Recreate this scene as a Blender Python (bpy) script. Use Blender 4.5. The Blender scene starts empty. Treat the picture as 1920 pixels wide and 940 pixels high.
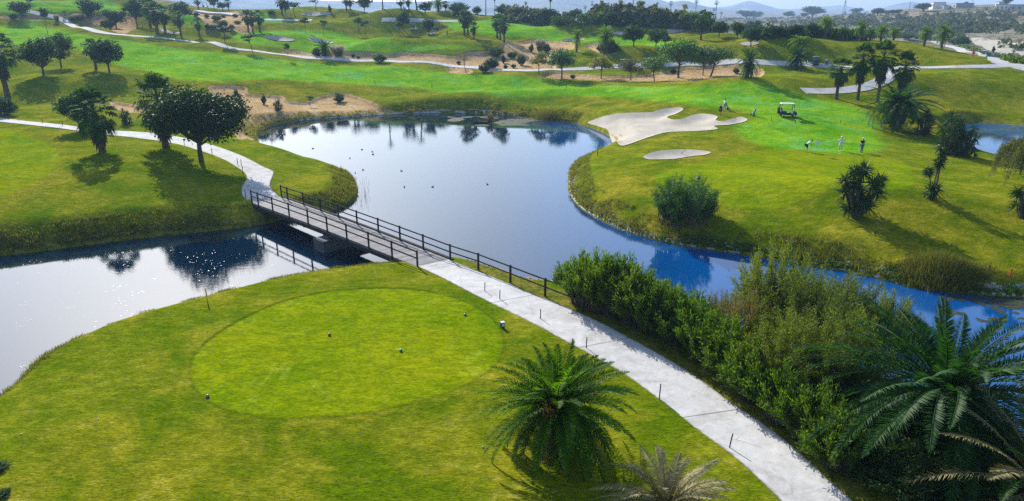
import bpy, bmesh, math, random
import numpy as np
from mathutils import Vector, Matrix
from mathutils.geometry import delaunay_2d_cdt

SC = bpy.context.scene
COL = SC.collection
R = math.radians
rng = np.random.default_rng(7)

# ------------------------------------------------------------------ camera
F_PX, CXP, CYP, PITCH, CAM_Z = 1297.0, 960.0, 470.0, R(18.9), 18.0
cam_d = bpy.data.cameras.new('camera')
cam_d.sensor_width = 36.0
cam_d.lens = F_PX / 1920 * 36
cam_d.clip_start = 0.5
cam_d.clip_end = 30000
cam = bpy.data.objects.new('camera', cam_d)
COL.objects.link(cam)
cam.location = (0, 0, CAM_Z)
cam.rotation_euler = (R(90) - PITCH, 0, 0)
SC.camera = cam

# ------------------------------------------------------------------ sky and sun
SUN_AZ, SUN_EL = R(-27.0), R(30.0)          # azimuth from +Y towards +X
world = bpy.data.worlds.new('World')
SC.world = world
world.use_nodes = True
wn = world.node_tree
sky = wn.nodes.new('ShaderNodeTexSky')
sky.sky_type = 'NISHITA'
sky.sun_disc = False
sky.sun_elevation = SUN_EL
sky.sun_rotation = SUN_AZ
sky.altitude = 50
sky.air_density = 1.0
sky.dust_density = 1.5
sky.ozone_density = 3.2
bg = wn.nodes['Background']
bg.inputs['Strength'].default_value = 0.13
wn.links.new(sky.outputs['Color'], bg.inputs['Color'])
sun_l = bpy.data.lights.new('sun', 'SUN')
sun_l.energy = 5.0
sun_l.angle = R(0.53)
sun_l.color = (1.0, 0.95, 0.86)
sun = bpy.data.objects.new('sun', sun_l)
COL.objects.link(sun)
sd = Vector((math.sin(SUN_AZ) * math.cos(SUN_EL), math.cos(SUN_AZ) * math.cos(SUN_EL), math.sin(SUN_EL)))
sun.rotation_euler = sd.to_track_quat('Z', 'Y').to_euler()
SC.view_settings.view_transform = 'Standard'
SC.view_settings.look = 'None'
SC.view_settings.exposure = 0.55
SC.view_settings.gamma = 1.0
SC.cycles.max_bounces = 6
SC.cycles.transparent_max_bounces = 8
SC.cycles.volume_bounces = 1
SC.cycles.use_denoising = False
SC.cycles.sample_clamp_indirect = 2.0
SC.cycles.sample_clamp_direct = 8.0

# ------------------------------------------------------------------ helpers: names, parents
def tag(o, label=None, cat=None, group=None, kind=None):
    if label: o['label'] = label
    if cat: o['category'] = cat
    if group: o['group'] = group
    if kind: o['kind'] = kind
    return o

def empty(name, loc, rz=0.0):
    o = bpy.data.objects.new(name, None)
    COL.objects.link(o)
    o.location = loc
    o.rotation_euler = (0, 0, rz)
    o.empty_display_size = 0.3
    return o

def copy_tree(o, parent=None):
    c = o.copy()
    COL.objects.link(c)
    c.parent = parent
    for ch in list(o.children):
        copy_tree(ch, c)
    return c

class MB:
    """collects quads/tris in numpy blocks and links them as one mesh object"""
    def __init__(s):
        s.V, s.F, s.n = [], [], 0
    def add(s, v, f):
        v = np.asarray(v, float).reshape(-1, 3)
        f = np.asarray(f, int)
        s.V.append(v)
        s.F.append(f + s.n)
        s.n += len(v)
    def box(s, c, size, rz=0.0, M=None):
        hx, hy, hz = size[0] / 2, size[1] / 2, size[2] / 2
        v = np.array([[x, y, z] for x in (-hx, hx) for y in (-hy, hy) for z in (-hz, hz)])
        if M is not None:
            v = v @ np.array(M).T
        if rz:
            cc, ss = math.cos(rz), math.sin(rz)
            v = v @ np.array([[cc, ss, 0], [-ss, cc, 0], [0, 0, 1]])
        s.add(v + np.array(c), [[0, 1, 3, 2], [4, 6, 7, 5], [0, 4, 5, 1], [2, 3, 7, 6], [0, 2, 6, 4], [1, 5, 7, 3]])
    def beam(s, a, b, w, h):
        """box along a->b, width w (horizontal), height h"""
        a, b = np.array(a, float), np.array(b, float)
        d = b - a
        L = np.linalg.norm(d); d /= L
        side = np.cross(d, [0, 0, 1.0])
        if np.linalg.norm(side) < 1e-4: side = np.array([1.0, 0, 0])
        side /= np.linalg.norm(side)
        up = np.cross(side, d)
        v = [p + sx * side * w / 2 + sz * up * h / 2 for p in (a, b) for sx in (-1, 1) for sz in (-1, 1)]
        s.add(v, [[0, 1, 3, 2], [4, 6, 7, 5], [0, 4, 5, 1], [2, 3, 7, 6], [0, 2, 6, 4], [1, 5, 7, 3]])
    def tube(s, pts, rad, n=8, cap=True):
        pts = np.asarray(pts, float)
        rad = np.broadcast_to(np.asarray(rad, float), (len(pts),))
        t = np.gradient(pts, axis=0)
        t /= np.linalg.norm(t, axis=1)[:, None] + 1e-9
        ref = np.array([0, 0, 1.0]) if abs(t[:, 2]).mean() < 0.8 else np.array([1.0, 0, 0])
        a = np.cross(t, ref); a /= np.linalg.norm(a, axis=1)[:, None] + 1e-9
        b = np.cross(t, a)
        th = np.arange(n) / n * 2 * math.pi
        v = pts[:, None, :] + rad[:, None, None] * (np.cos(th)[None, :, None] * a[:, None, :] + np.sin(th)[None, :, None] * b[:, None, :])
        m = len(pts)
        i = np.arange(m - 1)[:, None] * n; j = np.arange(n)[None, :]; k = (j + 1) % n
        f = np.stack([i + j, i + k, i + n + k, i + n + j], -1).reshape(-1, 4)
        base = s.n
        s.add(v.reshape(-1, 3), f)
        if cap:
            s.F.append(np.array([list(range(base, base + n))[::-1]]))
            s.F.append(np.array([list(range(base + (m - 1) * n, base + m * n))]))
    def build(s, name, mat, parent=None, smooth=False, loc=None):
        me = bpy.data.meshes.new(name)
        V = np.concatenate(s.V) if s.V else np.zeros((0, 3))
        if loc is not None: V = V - np.array(loc)
        set_mesh(me, V, s.F, smooth)
        o = bpy.data.objects.new(name, me)
        COL.objects.link(o)
        if mat: me.materials.append(mat)
        if parent: o.parent = parent
        if loc is not None: o.location = loc
        return o

def set_mesh(me, V, Fs, smooth=False):
    me.vertices.add(len(V))
    me.vertices.foreach_set('co', np.asarray(V, np.float32).ravel())
    li = np.concatenate([f.ravel() for f in Fs])
    tot = np.concatenate([np.full(len(f), f.shape[1]) for f in Fs])
    start = np.concatenate([[0], np.cumsum(tot)[:-1]])
    me.loops.add(len(li))
    me.loops.foreach_set('vertex_index', li.astype(np.int32))
    me.polygons.add(len(tot))
    me.polygons.foreach_set('loop_start', start.astype(np.int32))
    me.polygons.foreach_set('use_smooth', np.full(len(tot), smooth))
    me.update(calc_edges=True)

# ------------------------------------------------------------------ pixel -> world
CP, SP = math.cos(PITCH), math.sin(PITCH)
def ray(px, py):
    u = (px - CXP) / F_PX; v = (CYP - py) / F_PX
    return np.array([u, CP + v * SP, -SP + v * CP])
def at_z(px, py, z):
    r = ray(px, py)
    t = (z - CAM_Z) / r[2]
    return np.array([r[0] * t, r[1] * t])
def poly_z(pts, z):
    return np.array([at_z(p[0], p[1], p[2] if len(p) > 2 else z) for p in pts])
def az_of(px, py=100):
    r = ray(px, py); return math.atan2(r[0], r[1])

def smooth_poly(P, closed=True, k=6):
    """Catmull-Rom refinement"""
    P = np.asarray(P, float); n = len(P); out = []
    rngi = range(n) if closed else range(n - 1)
    for i in rngi:
        if closed: p0, p1, p2, p3 = P[i - 1], P[i], P[(i + 1) % n], P[(i + 2) % n]
        else: p0, p1, p2, p3 = P[max(i - 1, 0)], P[i], P[i + 1], P[min(i + 2, n - 1)]
        for j in range(k):
            t = j / k
            out.append(0.5 * (2 * p1 + (p2 - p0) * t + (2 * p0 - 5 * p1 + 4 * p2 - p3) * t * t + (3 * p1 - p0 - 3 * p2 + p3) * t ** 3))
    if not closed: out.append(P[-1])
    return np.array(out)

def sdist(X, Y, P, closed=True, margin=None):
    """signed distance to polygon P, positive inside; far points clipped to -margin"""
    X = np.asarray(X, float); Y = np.asarray(Y, float)
    shp = X.shape; X = X.ravel(); Y = Y.ravel()
    out = np.full(X.shape, -1e3 if margin is None else -float(margin))
    if margin is None: idx = np.arange(len(X))
    else:
        lo, hi = P.min(0) - margin, P.max(0) + margin
        idx = np.nonzero((X > lo[0]) & (X < hi[0]) & (Y > lo[1]) & (Y < hi[1]))[0]
    if len(idx):
        x, y = X[idx], Y[idx]
        d = np.full(x.shape, 1e12); ins = np.zeros(x.shape, bool)
        n = len(P)
        for i in range(n if closed else n - 1):
            ax, ay = P[i]; bx, by = P[(i + 1) % n]
            ex, ey = bx - ax, by - ay
            wx, wy = x - ax, y - ay
            t = np.clip((wx * ex + wy * ey) / (ex * ex + ey * ey + 1e-12), 0, 1)
            d = np.minimum(d, (wx - ex * t) ** 2 + (wy - ey * t) ** 2)
            if closed and ay != by:
                c = (ay > y) != (by > y)
                ins ^= c & (x < ex * (y - ay) / (by - ay) + ax)
        d = np.sqrt(d)
        out[idx] = np.where(ins, d, -d)
    return out.reshape(shp)

def sstep(a, b, x):
    t = np.clip((x - a) / (b - a), 0, 1); return t * t * (3 - 2 * t)

# value noise (numpy) --------------------------------------------------
_tab = np.random.default_rng(3).random((256, 256))
def vnoise(x, y):
    xi = np.floor(x).astype(int); yi = np.floor(y).astype(int)
    fx = x - xi; fy = y - yi
    fx = fx * fx * (3 - 2 * fx); fy = fy * fy * (3 - 2 * fy)
    a = _tab[xi % 256, yi % 256]; b = _tab[(xi + 1) % 256, yi % 256]
    c = _tab[xi % 256, (yi + 1) % 256]; d = _tab[(xi + 1) % 256, (yi + 1) % 256]
    return (a * (1 - fx) + b * fx) * (1 - fy) + (c * (1 - fx) + d * fx) * fy - 0.5

# ------------------------------------------------------------------ terrain profile
H, D = 'H', 'D'     # (y, z) point seen in the photo;  (y, D, dist);  (H, dist, z) hidden
COLS = {
 0:   [(600,2),(478,1.1),(450,1.5),(400,2.2),(300,3.3),(225,3.8),(190,4.2),(160,4.9),(140,D,158),(100,D,195),(60,D,235),(25,D,290),(0,D,360),(-20,D,430),(H,600,40),(H,3000,42)],
 250: [(600,2),(440,1.1),(415,1.6),(380,2.2),(300,3.4),(240,3.8),(205,4.2),(180,4.6),(160,5.0),(140,D,158),(100,D,195),(60,D,235),(30,D,290),(8,D,340),(0,D,365),(H,430,30),(H,600,33),(H,3000,33)],
 480: [(600,2),(420,1.4),(300,1.5),(275,1.2),(215,1.7),(190,2.6),(165,3.8),(130,D,172),(100,D,195),(60,D,235),(40,D,265),(20,D,310),(H,350,18),(H,500,12),(H,3000,9)],
 750: [(600,2.0),(490,1.5),(300,1.0),(214,0.5),(190,1.7),(175,2.7),(150,4.3),(130,D,172),(100,D,195),(60,D,235),(40,D,262),(22,D,295),(H,340,15),(H,500,8),(H,3000,8)],
 1000:[(700,1.9),(560,1.6),(490,1.5),(300,1.0),(224,0.5),(200,1.3),(175,2.6),(150,4.3),(130,D,170),(100,D,193),(80,D,212),(60,D,235),(42,D,262),(H,320,10),(H,500,7.5),(H,3000,8)],
 1250:[(900,1.8),(600,1.6),(500,1.2),(455,0.8),(430,1.2),(380,1.8),(330,2.2),(290,2.4),(250,2.7),(220,3.2),(190,3.8),(170,4.5),(150,5.2),(130,5.9),(100,D,190),(80,D,212),(62,D,238),(51,D,260),(H,320,7.5),(H,500,7.5),(H,3000,8)],
 1500:[(900,1.7),(600,1.2),(500,0.8),(470,1.2),(400,2.2),(350,2.5),(284,2.6),(250,3.1),(222,4.0),(200,4.8),(175,5.5),(150,6.2),(125,7.2),(100,D,178),(85,D,196),(72,D,215),(H,250,7),(H,320,5),(H,500,8),(H,1200,9),(H,3000,9)],
 1700:[(900,1.7),(600,1.2),(530,0.8),(480,1.6),(420,2.5),(370,2.8),(300,2.5),(260,2.6),(230,2.9),(200,3.9),(180,4.6),(150,5.6),(118,D,162),(100,D,180),(72,D,215),(H,250,5),(H,320,3),(H,400,4.2),(45,D,640),(28,D,720),(16,D,800),(H,900,24),(H,3000,24)],
 1800:[(900,1.7),(600,1.2),(545,0.8),(480,1.7),(420,2.5),(370,2.7),(300,2.4),(260,2.2),(230,2.5),(200,3.5),(175,4.5),(150,5.5),(122,D,158),(110,D,172),(96,D,198),(H,230,5),(H,280,2),(80,D,400),(60,D,500),(40,D,600),(28,D,700),(14,D,800),(H,900,26),(H,3000,26)],
 1920:[(900,1.7),(600,1.2),(550,0.8),(500,1.5),(410,2.6),(350,2.6),(300,1.9),(245,1.9),(225,2.1),(200,2.9),(170,4.3),(140,D,150),(121,D,166),(110,D,182),(H,225,4),(H,270,2),(90,D,340),(70,D,430),(50,D,520),(30,D,620),(18,D,720),(H,900,27),(H,3000,27)],
}
DG = np.exp(np.linspace(math.log(8), math.log(3200), 420))     # distances
xs = sorted(COLS)
azs = np.array([az_of(x) for x in xs])
prof = []
for x in xs:
    dd, zz = [8.0], [None]
    for c in COLS[x]:
        if c[0] == H: d, z = c[1], c[2]
        else:
            r = ray(x, c[0]); hyp = math.hypot(r[0], r[1]); sl = r[2] / hyp
            if len(c) == 3: d = c[2]; z = CAM_Z + sl * d
            else: z = c[1]; d = (z - CAM_Z) / sl
        dd.append(d); zz.append(z)
    zz[0] = zz[1]
    prof.append(np.interp(np.log(DG), np.log(dd), zz))
prof = np.array(prof)
AZG = np.linspace(R(-50), R(50), 241)
ZG = np.array([np.interp(AZG, azs, prof[:, j]) for j in range(len(DG))]).T      # (az, d)
def blur(a, k, axis):
    w = np.exp(-0.5 * (np.arange(-3 * k, 3 * k + 1) / k) ** 2); w /= w.sum()
    pad = [(0, 0), (0, 0)]; pad[axis] = (3 * k, 3 * k)
    ap = np.pad(a, pad, mode='edge')
    return np.apply_along_axis(lambda m: np.convolve(m, w, 'valid'), axis, ap)
ZG = blur(blur(ZG, 2, 1), 7, 0)
LD0, LD1 = math.log(8), math.log(3200)
def base_h(X, Y):
    d = np.hypot(X, Y); az = np.arctan2(X, Y)
    fi = np.clip((az - AZG[0]) / (AZG[-1] - AZG[0]) * 240, 0, 239.999)
    fj = np.clip((np.log(np.maximum(d, 8)) - LD0) / (LD1 - LD0) * 419, 0, 418.999)
    i = fi.astype(int); j = fj.astype(int); a = fi - i; b = fj - j
    return (ZG[i, j] * (1 - a) + ZG[i + 1, j] * a) * (1 - b) + (ZG[i, j + 1] * (1 - a) + ZG[i + 1, j + 1] * a) * b

def on_base(px, py):
    """first hit of the pixel ray with the unmodified base surface"""
    r = ray(px, py); r = r / math.hypot(r[0], r[1])
    d = np.exp(np.linspace(math.log(12), math.log(2500), 1500))
    z = CAM_Z + r[2] * d
    hit = np.nonzero(z < base_h(r[0] * d, r[1] * d))[0]
    dd = d[hit[0]] if len(hit) else 320.0
    return np.array([r[0] * dd, r[1] * dd])

# mounds: (px, py, height, radius across, radius in depth)
MOUNDS = [(60,175,0.9,14,9),(250,165,0.7,14,8),(840,190,0.5,14,5),(1000,185,0.6,16,5),(1620,372,0.9,10,5),(1480,365,0.3,8,4),
 (1770,390,0.5,8,6),(1850,178,1.2,15,9),(1700,170,0.8,8,8),(1480,165,0.9,10,8),(1330,172,0.8,16,7),(1600,165,0.7,8,6),(1660,222,0.5,7,6),
 (1040,140,0.5,12,6),(1230,118,1.3,14,7),(1400,112,1.2,12,8),(1500,112,0.9,10,7),(1620,100,1.2,12,8),(1700,84,1.2,10,9),(1550,84,1.4,14,9),
 (1340,92,1.6,14,10),(1430,100,1.0,10,8),(1160,112,1.3,13,8),(1130,88,1.2,10,8),(1085,66,1.6,12,9),(1140,58,1.8,10,9),(980,45,1.6,16,10),(1260,62,1.4,16,10),
 (890,96,1.3,14,8),(870,80,1.2,12,8),(960,72,1.0,12,8),(750,52,3.0,15,12),(660,38,1.8,14,10),(610,60,1.0,12,9),(560,78,0.8,12,8),(505,62,1.2,12,9),
 (700,95,0.9,12,8),(760,92,0.8,12,7),(640,104,0.6,10,6),(420,92,0.8,14,8),(380,60,1.0,12,9),(300,45,1.6,16,10),(240,66,0.9,12,8),(170,40,1.4,14,10),
 (45,42,1.6,12,10),(100,20,1.6,14,12),(200,12,2.0,16,12),(500,36,1.2,14,10),(580,28,1.5,14,10),(840,40,1.5,14,10),(930,60,1.2,14,10),(20,90,0.8,14,8),
 (130,150,0.6,12,7),(1240,205,0.4,10,4),(1300,345,0.35,10,6),(110,330,0.4,14,9)]
MW = [(on_base(m[0], m[1]), *m[2:]) for m in MOUNDS]

# ------------------------------------------------------------------ water outline
TE = 1.15     # level of the grass edge that hides the near shore of the tee
WATER_PX = [(-500,520),(-200,496),(0,479),(100,467),(200,454),(300,442),(400,432),(470,424),(530,411),(608,398),(655,381),(668,362),(664,343),(648,325),(622,312),(590,306),
 (560,294),(520,284),(492,275),(481,262),(484,250),(498,240),(522,233),(560,228),(600,224),(645,221),(700,217),(740,215),(800,213),(860,213),(900,214),
 (960,218),(1000,222),(1050,228),(1085,233),(1107,239),(1132,249),(1150,261),(1151,270),(1130,284),(1100,297),(1077,309),(1069,324),(1068,343),(1070,364),
 (1086,386),(1110,403),(1140,419),(1172,433),(1212,446),(1260,457),(1300,464),(1350,471),(1420,481),(1460,489),(1540,501),(1600,511),(1650,523),(1700,534),
 (1760,544),(1830,551),(1920,558),(2100,570),(2500,590),
 (2700,1050,1.0),(2150,940,1.0),(1950,850,1.0),(1800,775,1.0),(1640,690,1.0),(1500,640,1.0),(1350,590,1.0),(1230,560,.9),(1140,544,.9),(1060,533,.8),(1000,526,.8),(960,513,.8),(900,494,.8),(862,482,.8),
 (830,476,.9),(790,478,.9),(740,487,TE),(700,492,TE),(600,507,TE),(500,527,TE),(400,553,TE),(300,581,TE),(200,613,TE),(120,648,TE),(60,680,TE),(30,702,TE),(0,732,TE),(-80,800,TE),(-160,900,TE),(-260,1100,TE),(-900,1250,TE)]
WATER = smooth_poly(poly_z(WATER_PX, 0.0), True, 4)
POND2_Z = 1.55
POND2 = smooth_poly(poly_z([(1796,240),(1830,231),(1880,232),(1920,236),(2050,240),(2200,250),(2200,330),(2050,322),(1920,303),(1870,291),(1830,279),(1805,262)], POND2_Z), True, 4)

# bank width along the shore: default 3 m, tee side steeper
def ground_raw(X, Y):
    X = np.asarray(X, float); Y = np.asarray(Y, float)
    h = base_h(X, Y)
    d = np.hypot(X, Y)
    for c, hh, ra, rd in MW:
        cd = math.hypot(*c); ux, uy = c[0] / cd, c[1] / cd
        dx, dy = X - c[0], Y - c[1]
        lat = dx * uy - dy * ux; dep = dx * ux + dy * uy
        h = h + hh * (1.9 if cd > 125 else 1.1) * np.exp(-(lat / ra) ** 2 - (dep / rd) ** 2)
    far = sstep(60, 190, d) * (1 - sstep(500, 900, d))
    h = h + far * (vnoise(X / 17 + 5, Y / 17) * 1.9 + vnoise(X / 7.5, Y / 7.5) * 0.6)
    h = h + 0.12 * vnoise(X / 6 + 9, Y / 6) + 0.03 * vnoise(X / 1.5, Y / 1.5)
    mid = sstep(420, 560, d)
    h = h + mid * (vnoise(X / 60, Y / 60) * 3.0 + vnoise(X / 25, Y / 25) * 1.2)
    return h

HOLES = []      # (polygon, depth, lip width) : bunkers and waste pits
FLATS = []      # path footprints, ground pushed just below them
def ground(X, Y):
    X = np.asarray(X, float); Y = np.asarray(Y, float)
    h = ground_raw(X, Y)
    for P, dep, lip in HOLES:
        s = sdist(X, Y, P, margin=lip + 1)
        h = h - dep * sstep(0, lip, s)
    s = -sdist(X, Y, WATER, margin=14)
    near = (Y < 47) & (X > -80) & (s > 0)
    bw = np.where(near, 1.7, 3.2)
    land = 0.10 + (h - 0.10) * sstep(-0.2, 1.0, s / bw) ** 0.8
    wet = np.maximum(0.10 + s * 0.55, -1.6)
    h = np.where(s > 0, np.where(s < 14, land, h), wet)
    s2 = -sdist(X, Y, POND2, margin=8)
    land2 = POND2_Z + 0.05 + (np.maximum(h, POND2_Z + .1) - POND2_Z - 0.05) * sstep(0, 3.0, s2)
    wet2 = np.maximum(POND2_Z + 0.05 + s2 * 0.5, 0.3)
    h = np.where(s2 > 0, np.where(s2 < 8, land2, h), wet2)
    return h

TAB = {}
def gfast(d, az):
    T_ = TAB['Z']; fa = np.interp(az, TAB['az'], TAB['ai']); fd = np.interp(np.log(d), TAB['ld'], TAB['di'])
    i = min(int(fa), T_.shape[0] - 2); t = fa - i; j = np.minimum(fd.astype(int), T_.shape[1] - 2); u = fd - j
    return (T_[i, j] * (1 - t) + T_[i + 1, j] * t) * (1 - u) + (T_[i, j + 1] * (1 - t) + T_[i + 1, j + 1] * t) * u
def hit(px, py):
    if TAB:
        r = ray(px, py); r = r / math.hypot(r[0], r[1]); az = math.atan2(r[0], r[1])
        d = np.exp(np.linspace(math.log(14), math.log(1500), 2400)); z = CAM_Z + r[2] * d; g = gfast(d, az)
        k = np.nonzero(z < g)[0]
        if not len(k): i = int(np.argmin((np.abs(z - g) / d)[:2330])); dd = d[i]
        else:
            i = max(k[0], 1); e0, e1 = z[i - 1] - g[i - 1], z[i] - g[i]; dd = d[i - 1] + (d[i] - d[i - 1]) * (e0 / (e0 - e1 + 1e-9))
        return np.array([r[0] * dd, r[1] * dd, float(gfast(np.array([dd]), az)[0])])
    return hit_slow(px, py)
def hit_slow(px, py):
    """world point on the ground seen at this photo pixel"""
    r = ray(px, py); r = r / math.hypot(r[0], r[1])
    d = np.exp(np.linspace(math.log(14), math.log(1500), 700))
    z = CAM_Z + r[2] * d
    g = ground(r[0] * d, r[1] * d)
    k = np.nonzero(z < g)[0]
    if not len(k) or k[0] == 0:
        i = int(np.argmin(np.abs(z - g)[:430])) if not len(k) else 1
        dd = d[i]
        p = np.array([r[0] * dd, r[1] * dd]); return np.array([p[0], p[1], float(ground(p[0], p[1]))])
    a, b = d[k[0] - 1], d[k[0]]
    for _ in range(2):
        q = np.linspace(a, b, 12)
        zz = CAM_Z + r[2] * q - ground(r[0] * q, r[1] * q)
        m = np.nonzero(zz < 0)[0]
        m = m[0] if len(m) else 11
        m = max(m, 1); a, b = q[m - 1], q[m]
    dd = (a + b) / 2
    p = np.array([r[0] * dd, r[1] * dd])
    return np.array([p[0], p[1], float(ground(p[0], p[1]))])
def hit_xy(pts): return np.array([hit(p[0], p[1])[:2] for p in pts])
def px_height(p, py_top):
    """height of something standing at p whose top shows at photo row py_top"""
    Dd = math.hypot(p[0], p[1])
    # column x kept: solve for z so that projected row = py_top
    X, Y = p[0], p[1]
    v = (CYP - py_top) / F_PX
    # v = (Y*SP + dz*CP) / (Y*CP - dz*SP)
    dz = (v * Y * CP - Y * SP) / (CP + v * SP)
    return CAM_Z + dz - p[2]
def px_scale(p):
    """metres per photo pixel at p"""
    return (p[1] * CP - (p[2] - CAM_Z) * SP) / F_PX
# ------------------------------------------------------------------ materials
def nt(name):
    m = bpy.data.materials.new(name); m.use_nodes = True
    t = m.node_tree; b = t.nodes['Principled BSDF']
    return m, t, b
def N(t, k, **kw):
    n = t.nodes.new('ShaderNode' + k)
    for a, v in kw.items():
        if a.startswith('i_'): n.inputs[a[2:].replace('_', ' ')].default_value = v
        else: setattr(n, a, v)
    return n
def mixc(t, fac, a, b, mode='MIX'):
    n = t.nodes.new('ShaderNodeMix'); n.data_type = 'RGBA'; n.blend_type = mode
    for i, v in ((0, fac), (6, a), (7, b)):
        if hasattr(v, 'is_linked') or isinstance(v, bpy.types.NodeSocket): t.links.new(v, n.inputs[i])
        elif i == 0: n.inputs[0].default_value = v
        else: n.inputs[i].default_value = (*v, 1)
    return n.outputs[2]
def rampf(t, src, a, b, va=0.0, vb=1.0):
    n = t.nodes.new('ShaderNodeMapRange'); n.inputs[1].default_value = a; n.inputs[2].default_value = b
    n.inputs[3].default_value = va; n.inputs[4].default_value = vb; n.clamp = True
    t.links.new(src, n.inputs[0]); return n.outputs[0]
def noise(t, scale, detail=4, rough=0.6, vec=None, dist=0.0):
    n = t.nodes.new('ShaderNodeTexNoise'); n.inputs['Scale'].default_value = scale
    n.inputs['Detail'].default_value = detail; n.inputs['Roughness'].default_value = rough; n.inputs['Distortion'].default_value = dist
    if vec is not None: t.links.new(vec, n.inputs['Vector'])
    return n.outputs['Fac']
def wpos(t, sx=1, sy=1, sz=1, rz=0.0):
    g = t.nodes.new('ShaderNodeNewGeometry'); m = t.nodes.new('ShaderNodeMapping')
    m.inputs['Scale'].default_value = (sx, sy, sz); m.inputs['Rotation'].default_value = (0, 0, rz)
    t.links.new(g.outputs['Position'], m.inputs['Vector']); return m.outputs['Vector']
def bump(t, b, h, strength, dist):
    n = t.nodes.new('ShaderNodeBump'); n.inputs['Strength'].default_value = strength; n.inputs['Distance'].default_value = dist
    t.links.new(h, n.inputs['Height']); t.links.new(n.outputs['Normal'], b.inputs['Normal']); return n
def mth(t, op, a, b=None):
    n = t.nodes.new('ShaderNodeMath'); n.operation = op
    for i, v in enumerate((a, b)):
        if v is None: continue
        if isinstance(v, (int, float)): n.inputs[i].default_value = v
        else: t.links.new(v, n.inputs[i])
    return n.outputs[0]
def plain(name, col, rough=0.7, metal=0.0, var=0.12, scale=6.0, spec=0.3):
    m, t, b = nt(name)
    tc = t.nodes.new('ShaderNodeTexCoord')
    f = noise(t, scale, 4, 0.6, tc.outputs['Object'])
    c = mixc(t, rampf(t, f, 0.35, 0.65), tuple(x * (1 - var) for x in col), tuple(min(1, x * (1 + var)) for x in col))
    t.links.new(c, b.inputs['Base Color'])
    b.inputs['Roughness'].default_value = rough; b.inputs['Metallic'].default_value = metal
    b.inputs['Specular IOR Level'].default_value = spec
    return m

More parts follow.
